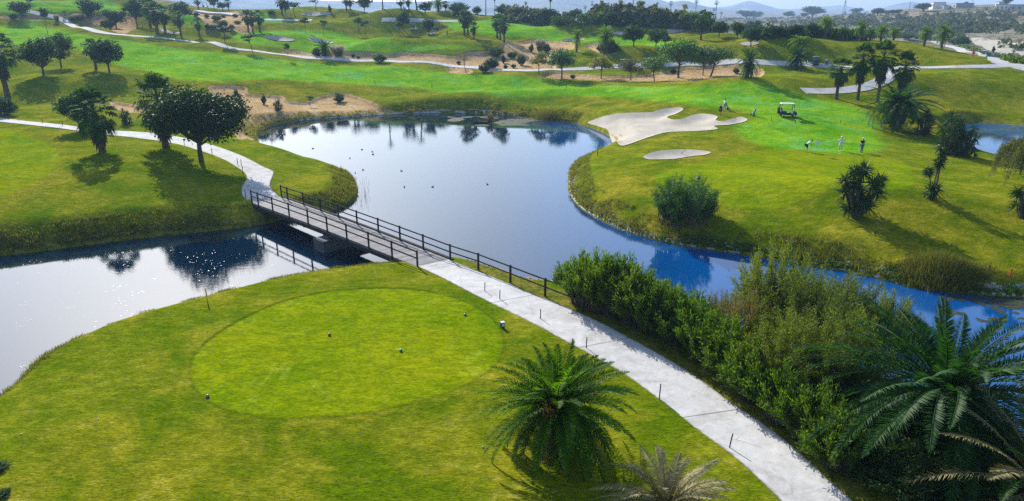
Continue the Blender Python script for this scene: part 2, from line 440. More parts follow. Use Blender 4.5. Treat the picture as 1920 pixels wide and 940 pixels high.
# ground ---------------------------------------------------------------
def ground_material():
    m, t, b = nt('turf_and_earth')
    at = N(t, 'Attribute', attribute_name='zone'); sep = N(t, 'SeparateColor')
    t.links.new(at.outputs['Color'], sep.inputs[0])
    at2 = N(t, 'Attribute', attribute_name='zone2'); sep2 = N(t, 'SeparateColor')
    t.links.new(at2.outputs['Color'], sep2.inputs[0])
    fair, green, dirt = sep.outputs
    shore, scrub, line = sep2.outputs
    P = wpos(t)
    big = noise(t, 0.035, 3, 0.55, P); med = noise(t, 0.22, 5, 0.65, P, 0.6); fine = noise(t, 2.2, 5, 0.7, P)
    Pa = wpos(t, 5.0, 13.0, 6.0, 0.5)
    clump = noise(t, 1.0, 4, 0.7, Pa, 0.8)
    tiny = noise(t, 22.0, 3, 0.7, P)
    # rough grass: olive green to straw
    r1 = mixc(t, rampf(t, med, 0.38, 0.66), (0.080, 0.122, 0.002), (0.255, 0.225, 0.013))
    r2 = mixc(t, rampf(t, big, 0.35, 0.7, 0, 0.55), r1, (0.085, 0.175, 0.003))
    straw = mth(t, 'MULTIPLY', rampf(t, fine, 0.52, 0.72), rampf(t, med, 0.45, 0.62))
    r3 = mixc(t, mth(t, 'MULTIPLY', straw, 0.55), r2, (0.36, 0.31, 0.075))
    # fairway: fresh green with cool patches
    f1 = mixc(t, rampf(t, med, 0.35, 0.65), (0.075, 0.245, 0.003), (0.195, 0.350, 0.012))
    cool = mth(t, 'MULTIPLY', rampf(t, noise(t, 0.07, 4, 0.7, P, 1.0), 0.53, 0.66), rampf(t, noise(t, 1.3, 4, 0.75, P), 0.38, 0.62))
    f2 = mixc(t, mth(t, 'MULTIPLY', cool, 0.7), f1, (0.085, 0.400, 0.160))
    # greens and tee: short, lime
    g1 = mixc(t, rampf(t, med, 0.35, 0.68), (0.095, 0.170, 0.001), (0.190, 0.225, 0.003))
    wornf = mth(t, 'MULTIPLY', rampf(t, noise(t, 0.33, 5, 0.7, P, 0.9), 0.58, 0.72), 0.5)
    g2 = mixc(t, wornf, g1, (0.30, 0.35, 0.035))
    # dirt and dry earth
    d1 = mixc(t, rampf(t, med, 0.35, 0.65), (0.36, 0.235, 0.105), (0.54, 0.40, 0.22))
    d2 = mixc(t, mth(t, 'MULTIPLY', rampf(t, fine, 0.5, 0.62), 0.6), d1, (0.20, 0.14, 0.055))
    # far scrub plain
    s0 = mixc(t, rampf(t, noise(t, 0.012, 5, 0.7, wpos(t, 1, 3.5, 1)), 0.4, 0.6), (0.17, 0.155, 0.105), (0.30, 0.26, 0.19))
    s1 = mixc(t, mth(t, 'MULTIPLY', rampf(t, noise(t, 0.16, 5, 0.8, P), 0.47, 0.58), 0.85), s0, (0.045, 0.065, 0.03))
    # bank vegetation, brown and dark
    k1 = mixc(t, rampf(t, fine, 0.4, 0.6), (0.065, 0.090, 0.010), (0.20, 0.17, 0.035))
    wob = mth(t, 'MULTIPLY', mth(t, 'SUBTRACT', fine, 0.5), 0.5)
    def edge(x, lo=0.42, hi=0.58, w=1.0): return rampf(t, mth(t, 'ADD', x, mth(t, 'MULTIPLY', wob, w)), lo, hi)
    c = mixc(t, edge(fair, 0.3, 0.7), r3, f2)
    c = mixc(t, edge(green, 0.45, 0.55, 0.15), c, g2)
    c = mixc(t, edge(scrub, 0.4, 0.6), c, s1)
    c = mixc(t, edge(dirt, 0.44, 0.56, 0.7), c, d2)
    c = mixc(t, mth(t, 'MULTIPLY', rampf(t, mth(t, 'ADD', shore, wob), 0.15, 0.95), rampf(t, clump, 0.2, 0.6, .35, 1)), c, k1)
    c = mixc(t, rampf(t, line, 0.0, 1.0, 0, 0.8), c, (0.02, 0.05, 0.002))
    # grain of the turf
    notd = mth(t, 'SUBTRACT', 1.0, dirt)
    frac = noise(t, 1.1, 9, 0.78, wpos(t, 1, 2.2, 1, 0.5), 0.4)
    gr = mixc(t, rampf(t, clump, 0.40, 0.68, 0.0, 0.8), mixc(t, 1.0, c, (1.2, 1.2, 1.2), 'MULTIPLY'), mixc(t, 1.0, c, (0.25, 0.34, 0.15), 'MULTIPLY'))
    gr = mixc(t, rampf(t, frac, 0.44, 0.60, 0.0, 0.7), gr, mixc(t, 1.0, gr, (1.9, 1.65, 1.9), 'MULTIPLY'))
    t.links.new(gr, b.inputs['Base Color'])
    b.inputs['Roughness'].default_value = 0.9
    b.inputs['Specular IOR Level'].default_value = 0.0
    hsum = mth(t, 'ADD', mth(t, 'MULTIPLY', clump, 1.0), mth(t, 'MULTIPLY', frac, 0.9))
    bn = bump(t, b, hsum, 0.5, 0.13)
    short = mth(t, 'MULTIPLY', green, 0.33)
    t.links.new(mth(t, 'SUBTRACT', 0.55, short), bn.inputs['Strength'])
    return m

def water_material(name='pond_water'):
    m, t, b = nt(name)
    P = wpos(t)
    sx_ = t.nodes.new('ShaderNodeSeparateXYZ'); t.links.new(P, sx_.inputs[0])   # blue of reflected sky put into the base colour towards the right hand arm
    t.links.new(mixc(t, rampf(t, sx_.outputs[0], -2, 16), (0.001, 0.014, 0.036), (0.0, 0.075, 0.27)), b.inputs['Base Color'])
    b.inputs['Specular Tint'].default_value = (0.93, 1.0, 1.0, 1)
    b.inputs['Roughness'].default_value = 0.012
    b.inputs['IOR'].default_value = 1.75
    b.inputs['Specular IOR Level'].default_value = 0.78
    h1 = noise(t, 1.1, 3, 0.6, wpos(t, 1, 1.6, 1, 0.6)); h2 = noise(t, 4.5, 3, 0.6, wpos(t, 1, 1.5, 1, -0.3))
    calm = rampf(t, noise(t, 0.05, 3, 0.5, P), 0.35, 0.65, 0.25, 1.0)
    h = mth(t, 'ADD', mth(t, 'MULTIPLY', h1, 0.6), mth(t, 'MULTIPLY', h2, 0.4))
    bn = bump(t, b, h, 0.2, 0.03)
    t.links.new(mth(t, 'MULTIPLY', calm, 0.14), bn.inputs['Strength'])
    return m

def sand_material():
    m, t, b = nt('bunker_sand'); P = wpos(t)
    c = mixc(t, rampf(t, noise(t, 0.5, 5, 0.7, P), 0.35, 0.65), (0.42, 0.375, 0.30), (0.54, 0.49, 0.41))
    c = mixc(t, rampf(t, noise(t, 7, 3, 0.7, wpos(t, 1, 4, 1, 0.7)), 0.5, 0.7, 0, .35), c, (0.45, 0.40, 0.33))
    t.links.new(c, b.inputs['Base Color']); b.inputs['Roughness'].default_value = 0.95; b.inputs['Specular IOR Level'].default_value = 0.1
    bump(t, b, noise(t, 6, 4, 0.7, wpos(t, 1, 4, 1, 0.7)), 0.35, 0.06); return m
def path_material():
    m, t, b = nt('path_concrete'); P = wpos(t)
    c = mixc(t, rampf(t, noise(t, 1.6, 6, 0.75, P, 0.6), 0.38, 0.64), (0.48, 0.47, 0.455), (0.62, 0.61, 0.60))
    c = mixc(t, rampf(t, noise(t, 0.35, 5, 0.7, P, 1.2), 0.5, 0.66, 0, 0.6), c, (0.30, 0.28, 0.245))
    c = mixc(t, rampf(t, noise(t, 14, 3, 0.7, P), 0.6, 0.72, 0, 0.5), c, (0.22, 0.20, 0.17))
    vo = t.nodes.new('ShaderNodeTexVoronoi'); vo.feature = 'DISTANCE_TO_EDGE'; vo.inputs['Scale'].default_value = 0.32; t.links.new(wpos(t), vo.inputs['Vector'])
    vn = mth(t, 'ADD', vo.outputs['Distance'], mth(t, 'MULTIPLY', mth(t, 'SUBTRACT', noise(t, 2.2, 5, .7, P), .5), .09))
    c = mixc(t, mth(t, 'MULTIPLY', rampf(t, mth(t, 'ABSOLUTE', vn), 0.0, 0.006, .55, 0), rampf(t, noise(t, .25, 2, .5, P), .45, .6)), c, (.16, .14, .12))
    # sawn joints every 4.5 m across the path
    w = t.nodes.new('ShaderNodeUVMap'); sx = t.nodes.new('ShaderNodeSeparateXYZ'); t.links.new(w.outputs[0], sx.inputs[0])
    fr = mth(t, 'FRACT', mth(t, 'ADD', mth(t, 'DIVIDE', sx.outputs[0], 7.5), 0.35))
    c = mixc(t, rampf(t, mth(t, 'ABSOLUTE', mth(t, 'SUBTRACT', fr, 0.5)), 0.002, 0.006, 0.75, 0.0), c, (0.07, 0.06, 0.05))
    ed = mth(t, 'ABSOLUTE', mth(t, 'SUBTRACT', sx.outputs[1], 0.5)); ed = mth(t, 'ADD', ed, mth(t, 'MULTIPLY', mth(t, 'SUBTRACT', noise(t, 2.5, 6, .75, P), .5), .16))
    c = mixc(t, rampf(t, ed, 0.455, 0.50, 0, .85), c, (0.16, 0.13, 0.075))
    t.links.new(c, b.inputs['Base Color']); b.inputs['Roughness'].default_value = 0.9; b.inputs['Specular IOR Level'].default_value = 0.15
    bump(t, b, noise(t, 9, 5, 0.7, P), 0.25, 0.02); return m
M_GROUND, M_WATER, M_SAND, M_PATH = ground_material(), water_material(), sand_material(), path_material()

# ------------------------------------------------------------------ outlines drawn on the terrain
def world_poly(pts, k=4): return smooth_poly(hit_xy(pts), True, k)
TEE = world_poly([(360,705),(365,668),(400,632),(460,596),(530,566),(610,548),(700,541),(790,545),(870,566),(925,602),(943,645),(925,688),(870,722),(790,750),(700,770),(600,783),(500,782),(420,765),(375,738)])
GREEN = world_poly([(1225,335),(1270,315),(1340,300),(1410,285),(1470,280),(1530,283),(1600,292),(1680,300),(1708,318),(1712,345),(1650,358),(1570,352),(1510,372),(1470,388),(1410,392),(1350,382),(1280,362)])
GREEN_L = world_poly([(-200,225),(0,240),(60,258),(98,275),(110,290),(104,312),(80,335),(0,372),(-200,440)])
FAIR = [world_poly(p) for p in (
 [(-200,52),(0,48),(70,44),(120,56),(180,70),(260,80),(340,92),(450,104),(560,116),(660,124),(760,126),(860,138),(960,142),(1050,154),(1180,162),(1300,162),(1400,152),(1450,158),(1500,180),(1560,192),(1600,215),(1640,252),(1650,280),(1560,290),(1450,278),(1400,262),(1380,238),(1415,222),(1380,205),(1300,198),(1180,184),(1060,180),(930,180),(800,168),(690,160),(560,152),(440,152),(330,148),(240,128),(160,98),(80,84),(-200,84)],
 [(440,62),(520,58),(640,62),(740,76),(820,84),(900,92),(760,98),(640,96),(540,90),(460,82)],
 [(840,36),(940,32),(1000,50),(1060,62),(1140,70),(1240,72),(1290,84),(1240,92),(1130,86),(1000,72),(900,66),(850,56)],
 [(280,14),(420,10),(470,24),(540,44),(440,52),(330,34)],
 [(0,2),(140,0),(230,16),(140,24),(0,22)],
 [(1510,190),(1590,196),(1640,230),(1640,262),(1560,262),(1510,226)])]
DIRT = [world_poly(p) for p in (
 [(392,162),(430,160),(462,163),(466,175),(500,177),(530,180),(540,188),(575,190),(600,180),(625,176),(650,175),(680,184),(710,196),(735,207),(744,213),(700,219),(640,226),(560,232),(500,242),(484,252),(476,263),(452,262),(440,250),(450,230),(440,200),(400,180)],
 [(527,97),(560,95),(600,100),(650,97),(700,98),(740,101),(752,96),(800,100),(850,104),(880,97),(930,92),(950,78),(1000,74),(1070,80),(1075,92),(1045,102),(1036,115),(1046,121),(1030,131),(990,134),(940,131),(880,127),(800,119),(720,114),(650,111),(560,106)],
 [(1012,141),(1050,134),(1090,139),(1150,142),(1200,140),(1240,134),(1300,124),(1370,121),(1420,125),(1432,140),(1380,146),(1280,151),(1180,153),(1090,150),(1035,147)],
 [(1095,89),(1118,79),(1150,81),(1160,92),(1120,99)],
 [(-60,35),(60,30),(110,26),(225,28),(255,44),(238,62),(200,54),(150,40),(60,38)],
 [(350,24),(440,20),(478,34),(474,56),(430,53),(380,40)],
 [(206,192),(240,194),(288,203),(284,213),(230,209)],
 [(835,131),(850,127),(880,130),(885,137),(850,138)])]
BED = [world_poly(p) for p in (
 [(1050,562),(1130,604),(1260,677),(1360,751),(1480,833),(1600,940),(1900,1200),(2500,1200),(1980,850),(1660,690),(1350,585),(1140,540)],
 [(846,482),(900,494),(960,513),(1010,530),(1060,548),(1064,578),(1030,565),(980,545),(930,523),(880,503)],
 [(1005,846),(1030,836),(1062,838),(1082,850),(1066,866),(1035,870),(1010,860)])]
BUNK = [world_poly(p, 5) for p in (
 [(1102,231),(1125,221),(1153,214),(1190,212),(1221,211),(1241,205),(1272,202),(1281,206),(1268,214),(1251,220),(1262,225),(1282,223),(1296,217),(1320,214),(1345,219),(1342,226),(1356,228),(1374,223),(1387,220),(1399,223),(1400,227),(1388,231),(1365,235),(1339,237),(1345,243),(1302,247),(1251,249),(1214,259),(1180,271),(1165,274),(1156,266),(1142,251),(1125,239)],
 [(1206,295),(1221,287),(1251,282),(1289,281),(1330,285),(1326,290),(1296,294),(1262,299),(1221,300)],
 [(495,70),(510,67),(535,70),(553,76),(530,78),(508,75)], [(577,73),(600,73),(626,80),(610,82),(590,79)],
 [(565,26),(590,23),(622,26),(600,30),(575,30)],
 [(1148,64),(1158,60),(1172,62),(1168,66)], [(1240,60),(1255,56),(1283,57),(1270,62),(1252,63)],
 [(1052,76),(1070,73),(1097,74),(1080,78)], [(1388,82),(1402,79),(1423,81),(1412,86),(1395,86)],
 [(1812,76),(1850,73),(1920,84),(2100,90),(2100,128),(1920,110),(1880,104),(1850,94),(1828,84)], [(300,54),(318,58),(340,62),(322,64),(303,59)])]

PATH_EDGES = {
 'bend': ([(-120,222),(0,229),(100,240),(190,252),(250,258),(300,264),(340,272),(380,284),(410,295),(440,311),(457,323),(462,334),(455,346),(452,360),(458,372),(471,380)],
          [(-120,214),(0,221),(100,232),(190,243),(250,247),(300,252),(350,261),(400,274),(440,288),(470,301),(490,312),(512,322),(511,332),(507,342),(508,354),(523,370)]),
 'tee':  ([(783,500),(830,522),(880,548),(930,573),(1000,607),(1060,640),(1120,672),(1180,708),(1240,752),(1300,800),(1370,852),(1420,897),(1466,942),(1560,1040),(1700,1200)],
          [(842,488),(880,503),(930,523),(980,545),(1030,565),(1080,585),(1130,608),(1195,643),(1260,680),(1310,712),(1370,757),(1425,792),(1485,838),(1545,893),(1600,942),(1695,1035),(1850,1190)]),
}
PATH_CENTRES = [
 ([(40,20),(70,26),(100,31),(125,42),(160,53),(200,63),(250,68),(300,71),(360,79),(420,88),(480,96),(540,104),(590,109),(640,112),(720,114),(760,117),(830,121),(900,128),(960,132),(1010,133),(1060,130),(1120,128),(1165,125),(1200,124),(1250,122),(1310,120),(1370,116),(1420,117),(1480,120),(1560,125),(1600,128),(1650,129),(1700,127),(1800,126),(1860,125),(1910,122),(2000,124)], 2.2),
 ([(1670,129),(1667,142),(1652,153),(1625,163),(1590,169),(1550,172),(1505,171)], 2.6),
 ([(1740,78),(1757,81),(1780,87),(1815,98),(1845,105),(1868,113),(1890,120),(1940,132)], 3.2),
 ([(490,37),(540,38),(585,38)], 2.2), ([(715,38),(760,38),(800,39),(862,40)], 2.2), ([(330,18),(380,22),(430,26),(480,26)], 2.6),
]
def resample(P, n):
    P = np.asarray(P, float); s = np.concatenate([[0], np.cumsum(np.linalg.norm(np.diff(P, axis=0), axis=1))])
    q = np.linspace(0, s[-1], n); return np.stack([np.interp(q, s, P[:, 0]), np.interp(q, s, P[:, 1])], 1)
strips = []
for k_, (L_, R_) in PATH_EDGES.items():
    L_ = smooth_poly(hit_xy(L_), False, 5); R_ = smooth_poly(hit_xy(R_), False, 5)
    n_ = 110; strips.append((resample(L_, n_), resample(R_, n_), 0.03))
for C_, w_ in PATH_CENTRES:
    c_ = smooth_poly(hit_xy(C_), False, 4)
    ln = np.linalg.norm(np.diff(c_, axis=0), axis=1).sum(); c_ = resample(c_, max(12, int(ln / 1.2)))
    for _ in range(3): c_[1:-1] = (c_[:-2] + 2 * c_[1:-1] + c_[2:]) / 4
    tg = np.gradient(c_, axis=0); tg /= np.linalg.norm(tg, axis=1)[:, None]
    nn = np.stack([-tg[:, 1], tg[:, 0]], 1)
    strips.append((c_ + nn * w_ / 2, c_ - nn * w_ / 2, 0.07))
strip_mesh = []
for L_, R_, off in strips:
    K = 7; u = np.linspace(0, 1, K)
    G = L_[:, None, :] * (1 - u[None, :, None]) + R_[:, None, :] * u[None, :, None]
    Z = ground(G[..., 0], G[..., 1])
    Z = Z * 0.5 + Z.mean(1, keepdims=True) * 0.5 if off < .05 else Z
    strip_mesh.append((G, Z + off))
bunk_mesh = []
def tri_sheet(P, spacing):
    lo, hi = P.min(0), P.max(0)
    gx, gy = np.meshgrid(np.arange(lo[0], hi[0], spacing), np.arange(lo[1], hi[1], spacing))
    s = sdist(gx, gy, P, margin=5)
    m = s > spacing * 0.5
    pts = np.concatenate([P, np.stack([gx[m], gy[m]], 1)])
    n = len(P)
    vs, es, fs, *_ = delaunay_2d_cdt([Vector(p) for p in pts], [(i, (i + 1) % n) for i in range(n)], [], 1, 1e-5)
    return np.array([(v.x, v.y) for v in vs]), np.array([list(f) for f in fs])
for P in BUNK:
    c = P.mean(0); dist = math.hypot(*c)
    v, f = tri_sheet(P, 0.9 if dist < 150 else (1.6 if dist < 262 or c[0] < 100 else 5.0))
    s = sdist(v[:, 0], v[:, 1], P, margin=6)
    dep = 0.5 if dist < 150 else (0.9 if dist < 262 or c[0] < 100 else 0.0)
    z = ground(v[:, 0], v[:, 1]) + 0.02 + 0.0004 * dist - dep * sstep(0.0, 1.6, s) 
    bunk_mesh.append((P, v, f, z, dep))
for P, v, f, z, dep in bunk_mesh: HOLES.append((P, dep + 0.35, 1.2))
for P in DIRT: HOLES.append((P, 0.5, 0.8))
for L_, R_, off in strips: HOLES.append((np.concatenate([L_[::2], R_[::-2]]), 0.16 if off < .05 else 0.4, 0.35 if off < .05 else 0.9))

# ------------------------------------------------------------------ ground sheet (finer near the viewer, to the horizon)
def build_ground():
    az = np.concatenate([np.linspace(R(-180), R(-43), 50)[:-1], np.linspace(R(-43), R(43), 900), np.linspace(R(43), R(180), 50)[1:]])
    nd = 1000
    d = np.exp(np.linspace(math.log(9), math.log(900), nd)); d = np.concatenate([[0.5, 4.0], d, np.exp(np.linspace(math.log(930), math.log(9000), 45))])
    A, Dd = np.meshgrid(az, d, indexing='ij')
    X, Y = np.sin(A) * Dd, np.cos(A) * Dd
    xf, yf = X.ravel(), Y.ravel()
    Z = np.empty_like(xf); CH = 200000
    z1 = np.zeros((len(xf), 4), np.float32); z2 = np.zeros((len(xf), 4), np.float32)
    for i in range(0, len(xf), CH):
        x, y = xf[i:i + CH], yf[i:i + CH]
        Z[i:i + CH] = ground(x, y)
        dist = np.hypot(x, y)
        fz = np.full(x.shape, -9.0)
        for P in FAIR: fz = np.maximum(fz, sdist(x, y, P, margin=4))
        z1[i:i + CH, 0] = np.clip(0.5 + fz / 5, 0, 1)
        gz = np.full(x.shape, -9.0)
        for P in (TEE, GREEN, GREEN_L): gz = np.maximum(gz, sdist(x, y, P, margin=2))
        z1[i:i + CH, 1] = np.clip(0.5 + gz / 0.8, 0, 1)
        dz = np.full(x.shape, -9.0)
        for P in DIRT: dz = np.maximum(dz, sdist(x, y, P, margin=2))
        for P in BUNK: dz = np.maximum(dz, sdist(x, y, P, margin=2) - 0.2)
        z1[i:i + CH, 2] = np.clip(0.5 + dz / 1.2, 0, 1)
        s = -sdist(x, y, WATER, margin=8); s2 = -sdist(x, y, POND2, margin=8)
        ss = np.minimum(s, s2)
        teeside = (y < 47) & (x < 5)
        wdt = np.where(teeside, 0.8, np.where((y < 75) & (x < -25), 1.7, 1.2))
        z2[i:i + CH, 0] = (1 - sstep(0.2, 1.0, ss / wdt)) * ~((x > 10.5) & (y > 88) & (y < 126) & (x < 30))
        bz = np.full(x.shape, -9.0)
        for P in BED: bz = np.maximum(bz, sdist(x, y, P, margin=2))
        z2[i:i + CH, 0] = np.maximum(z2[i:i + CH, 0], np.clip(0.6 + bz / .6, 0, 1))
        azx = np.arctan2(x, y)
        lim = np.interp(azx, [az_of(-100), az_of(200), az_of(480), az_of(960), az_of(1100), az_of(1450), az_of(1700), az_of(1790), az_of(1850), az_of(1950)], [520, 430, 330, 300, 285, 262, 236, 225, 205, 195])
        z2[i:i + CH, 1] = np.clip(0.5 + (dist - lim) / 14, 0, 1)
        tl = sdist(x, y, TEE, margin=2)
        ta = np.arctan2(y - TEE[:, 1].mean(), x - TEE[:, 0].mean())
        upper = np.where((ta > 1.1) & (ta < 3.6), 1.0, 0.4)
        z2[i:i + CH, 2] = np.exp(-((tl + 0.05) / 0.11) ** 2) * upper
    TAB.update(Z=Z.reshape(A.shape), az=az, ai=np.arange(len(az)), ld=np.log(d), di=np.arange(len(d)))
    me = bpy.data.meshes.new('ground')
    na, ndd = A.shape
    I = np.arange(na - 1)[:, None] * ndd; J = np.arange(ndd - 1)[None, :]
    F = np.stack([I + J, I + ndd + J, I + ndd + J + 1, I + J + 1], -1).reshape(-1, 4)
    F = F[:, ::-1]
    set_mesh(me, np.stack([xf, yf, Z], 1), [F], True)
    for nm, arr in (('zone', z1), ('zone2', z2)):
        a = me.color_attributes.new(nm, 'FLOAT_COLOR', 'POINT'); arr[:, 3] = 1
        a.data.foreach_set('color', arr.ravel())
    me.materials.append(M_GROUND)
    o = bpy.data.objects.new('ground', me); COL.objects.link(o)
    tag(o, kind='structure'); return o
build_ground()

# water sheets
w_ = MB(); w_.add([[-260, 5, 0], [170, 5, 0], [170, 150, 0], [-260, 150, 0]], [[0, 1, 2, 3]])
tag(w_.build('pond_water', M_WATER), kind='structure')
p2 = POND2.copy(); c2 = p2.mean(0)
lo, hi = p2.min(0) - 1.5, p2.max(0) + 1.5
w_ = MB(); w_.add([[lo[0], lo[1], POND2_Z], [hi[0], lo[1], POND2_Z], [hi[0], hi[1], POND2_Z], [lo[0], hi[1], POND2_Z]], [[0, 1, 2, 3]])
tag(w_.build('upper_pond_water', M_WATER), kind='structure')

for (G, Z) in strip_mesh:
    n_, K = Z.shape
    V = np.concatenate([G.reshape(-1, 2), Z.reshape(-1, 1)], 1)
    I = np.arange(n_ - 1)[:, None] * K; J = np.arange(K - 1)[None, :]
    F = np.stack([I + J, I + J + 1, I + K + J + 1, I + K + J], -1).reshape(-1, 4)
    # skirts
    nv = len(V); Lr = V[0::K].copy(); Rr = V[K - 1::K].copy(); Lr[:, 2] -= 0.45; Rr[:, 2] -= 0.45
    V = np.concatenate([V, Lr, Rr]); a = np.arange(n_ - 1)
    SL = np.stack([a * K, (a + 1) * K, nv + a + 1, nv + a], 1); SR = np.stack([a * K + K - 1, nv + n_ + a, nv + n_ + a + 1, (a + 1) * K + K - 1], 1)
    me = bpy.data.meshes.new('cart_path'); set_mesh(me, V, [F, SL, SR], False)
    c = G[:, 0]; s = np.concatenate([[0], np.cumsum(np.linalg.norm(np.diff(c, axis=0), axis=1))])
    U = np.zeros((len(V), 2)); U[:nv, 0] = np.repeat(s, K); U[:nv, 1] = np.tile(np.linspace(0, 1, K), n_); U[nv:nv + n_, 0] = s; U[nv + n_:, 0] = s
    uv = me.uv_layers.new(name='UVMap'); li = np.empty(len(me.loops), np.int32); me.loops.foreach_get('vertex_index', li)
    uv.data.foreach_set('uv', U[li].astype(np.float32).ravel())
    me.materials.append(M_PATH); o = bpy.data.objects.new('cart_path', me); COL.objects.link(o); tag(o, kind='structure')
for P, v, f, z, dep in bunk_mesh:
    b_ = MB(); b_.add(np.column_stack([v, z]), f)
    tag(b_.build('sand_bunker', M_SAND, smooth=True), kind='structure')

# ------------------------------------------------------------------ mountains far away
def mountain_mat():
    m, t, b = nt('mountain_rock'); P = wpos(t)
    c = mixc(t, rampf(t, noise(t, 0.004, 6, 0.7, P), 0.4, 0.6), (0.10, 0.105, 0.07), (0.27, 0.23, 0.18))
    t.links.new(c, b.inputs['Base Color']); b.inputs['Roughness'].default_value = 1.0; b.inputs['Specular IOR Level'].default_value = 0.0
    return m
M_MOUNT = mountain_mat()
def mountains(dist, pts, depth, seed):
    """ridge whose skyline passes through the given photo points, a real range with a front and a back slope"""
    xs_ = np.array([p[0] for p in pts], float); ys_ = np.array([p[1] for p in pts], float)
    n = 260; px = np.linspace(xs_[0], xs_[-1], n); py = np.interp(px, xs_, ys_)
    top = []
    for a, b in zip(px, py):
        r = ray(a, b); r = r / math.hypot(r[0], r[1]); top.append([r[0] * dist, r[1] * dist, CAM_Z + r[2] * dist])
    top = np.array(top); m = 26; rows = []
    rad = top[:, :2] / np.linalg.norm(top[:, :2], axis=1)[:, None]
    for k in range(-m, m + 1):
        f = k / m; q = top[:, :2] + rad * f * depth
        prof_ = (1 - abs(f)) ** 1.25
        e = vnoise(q[:, 0] / 260 + seed, q[:, 1] / 260) * 1.1 + vnoise(q[:, 0] / 90 + seed, q[:, 1] / 90) * 0.5
        z = 5 + (top[:, 2] - 5) * prof_ * (1 + 0.55 * e * min(1, abs(f) * 4) * (1 if f < 0 else .3)) 
        rows.append(np.column_stack([q, z]))
    V = np.array(rows); a_ = np.arange(2 * m)[:, None] * n; j = np.arange(n - 1)[None, :]
    F = np.stack([a_ + j, a_ + j + 1, a_ + n + j + 1, a_ + n + j], -1).reshape(-1, 4)
    b = MB(); b.add(V.reshape(-1, 3), F)
    tag(b.build('mountains', M_MOUNT, smooth=True), kind='structure')
mountains(3000, [(-900,2),(-300,-8),(0,-12),(300,-10),(500,-4),(620,2),(760,4),(860,0),(930,-8),(1040,-8),(1140,-2),(1240,0),(1250,5),(1262,4),(1275,1),(1290,2),(1310,9),(1330,14),(1360,18),(1420,20),(1500,24),(1560,24),(1640,25),(1800,27),(2400,22)], 900, 3)
mountains(4600, [(1150,8),(1240,10),(1300,14),(1360,13),(1378,9),(1398,3),(1408,2),(1420,5),(1440,11),(1460,17),(1480,18),(1540,13),(1562,11),(1575,10),(1600,14),(1622,20),(1640,21),(1660,13),(1690,6),(1712,4),(1730,7),(1745,12),(1800,18),(1900,20),(2100,14),(2500,8)], 900, 11)
# ------------------------------------------------------------------ haze
hz = MB(); hz.box((0, 2300, 120), (9400, 6400, 248))
hm = bpy.data.materials.new('haze'); hm.use_nodes = True
ht = hm.node_tree; ht.nodes.clear()
ho = ht.nodes.new('ShaderNodeOutputMaterial'); hv = ht.nodes.new('ShaderNodeVolumePrincipled')
hv.inputs['Color'].default_value = (0.42, 0.64, 1.0, 1); hv.inputs['Density'].default_value = 0.00023; hv.inputs['Anisotropy'].default_value = 0.3
ht.links.new(hv.outputs[0], ho.inputs['Volume'])
HAZE = hz.build('haze', hm); tag(HAZE, kind='stuff')
# ------------------------------------------------------------------ plant materials
def leaf_mat(name, ca, cb, rough=0.45, trans=0.3, spec=0.4, tcol=None):
    m, t, b = nt(name)
    g = t.nodes.new('ShaderNodeNewGeometry'); oi = t.nodes.new('ShaderNodeObjectInfo')
    c = mixc(t, g.outputs['Random Per Island'], ca, cb)
    hsv = t.nodes.new('ShaderNodeHueSaturation')
    t.links.new(rampf(t, oi.outputs['Random'], 0, 1, 0.485, 0.515), hsv.inputs['Hue'])
    t.links.new(rampf(t, oi.outputs['Random'], 0, 1, 1.2, 0.8), hsv.inputs['Value'])
    t.links.new(c, hsv.inputs['Color'])
    t.links.new(hsv.outputs[0], b.inputs['Base Color'])
    b.inputs['Roughness'].default_value = rough; b.inputs['Specular IOR Level'].default_value = spec
    tr = t.nodes.new('ShaderNodeBsdfTranslucent')
    tc = mixc(t, 1.0, hsv.outputs[0], tcol or (1.9, 1.9, 0.7), 'MULTIPLY'); t.links.new(tc, tr.inputs['Color'])
    mx = t.nodes.new('ShaderNodeMixShader'); mx.inputs[0].default_value = trans
    t.links.new(b.outputs[0], mx.inputs[1]); t.links.new(tr.outputs[0], mx.inputs[2])
    t.links.new(mx.outputs[0], t.nodes['Material Output'].inputs['Surface'])
    return m
def bark_mat(name, ca, cb, sc=3.0, zs=4.0):
    m, t, b = nt(name)
    tc = t.nodes.new('ShaderNodeTexCoord'); mp = t.nodes.new('ShaderNodeMapping'); mp.inputs['Scale'].default_value = (sc, sc, sc * zs)
    t.links.new(tc.outputs['Object'], mp.inputs[0])
    f = noise(t, 1.5, 5, 0.7, mp.outputs[0])
    t.links.new(mixc(t, rampf(t, f, 0.35, 0.65), ca, cb), b.inputs['Base Color']); b.inputs['Roughness'].default_value = 0.95
    b.inputs['Specular IOR Level'].default_value = 0.1
    bump(t, b, f, 0.8, 0.05); return m
L_BROAD = leaf_mat('leaf_dark_green', (0.010, 0.034, 0.008), (0.028, 0.068, 0.014), 0.6, 0.2, 0.15)
L_ROUND = leaf_mat('leaf_mid_green', (0.020, 0.060, 0.010), (0.040, 0.095, 0.018), 0.65, 0.25, 0.15)
L_ACACIA = leaf_mat('leaf_fresh_green', (0.035, 0.095, 0.014), (0.080, 0.165, 0.022), 0.55, 0.35)
L_YELLOW = leaf_mat('leaf_yellow_green', (0.115, 0.140, 0.014), (0.20, 0.20, 0.03), 0.6, 0.35)
L_OLIVE = leaf_mat('leaf_olive_brown', (0.060, 0.066, 0.022), (0.125, 0.120, 0.040), 0.6, 0.3)
L_FAN = leaf_mat('fan_leaf', (0.022, 0.070, 0.012), (0.065, 0.135, 0.026), 0.7, 0.25, 0.05)
L_DATE = leaf_mat('date_palm_leaf', (0.030, 0.090, 0.004), (0.130, 0.240, 0.010), 0.55, 0.48, 0.1)
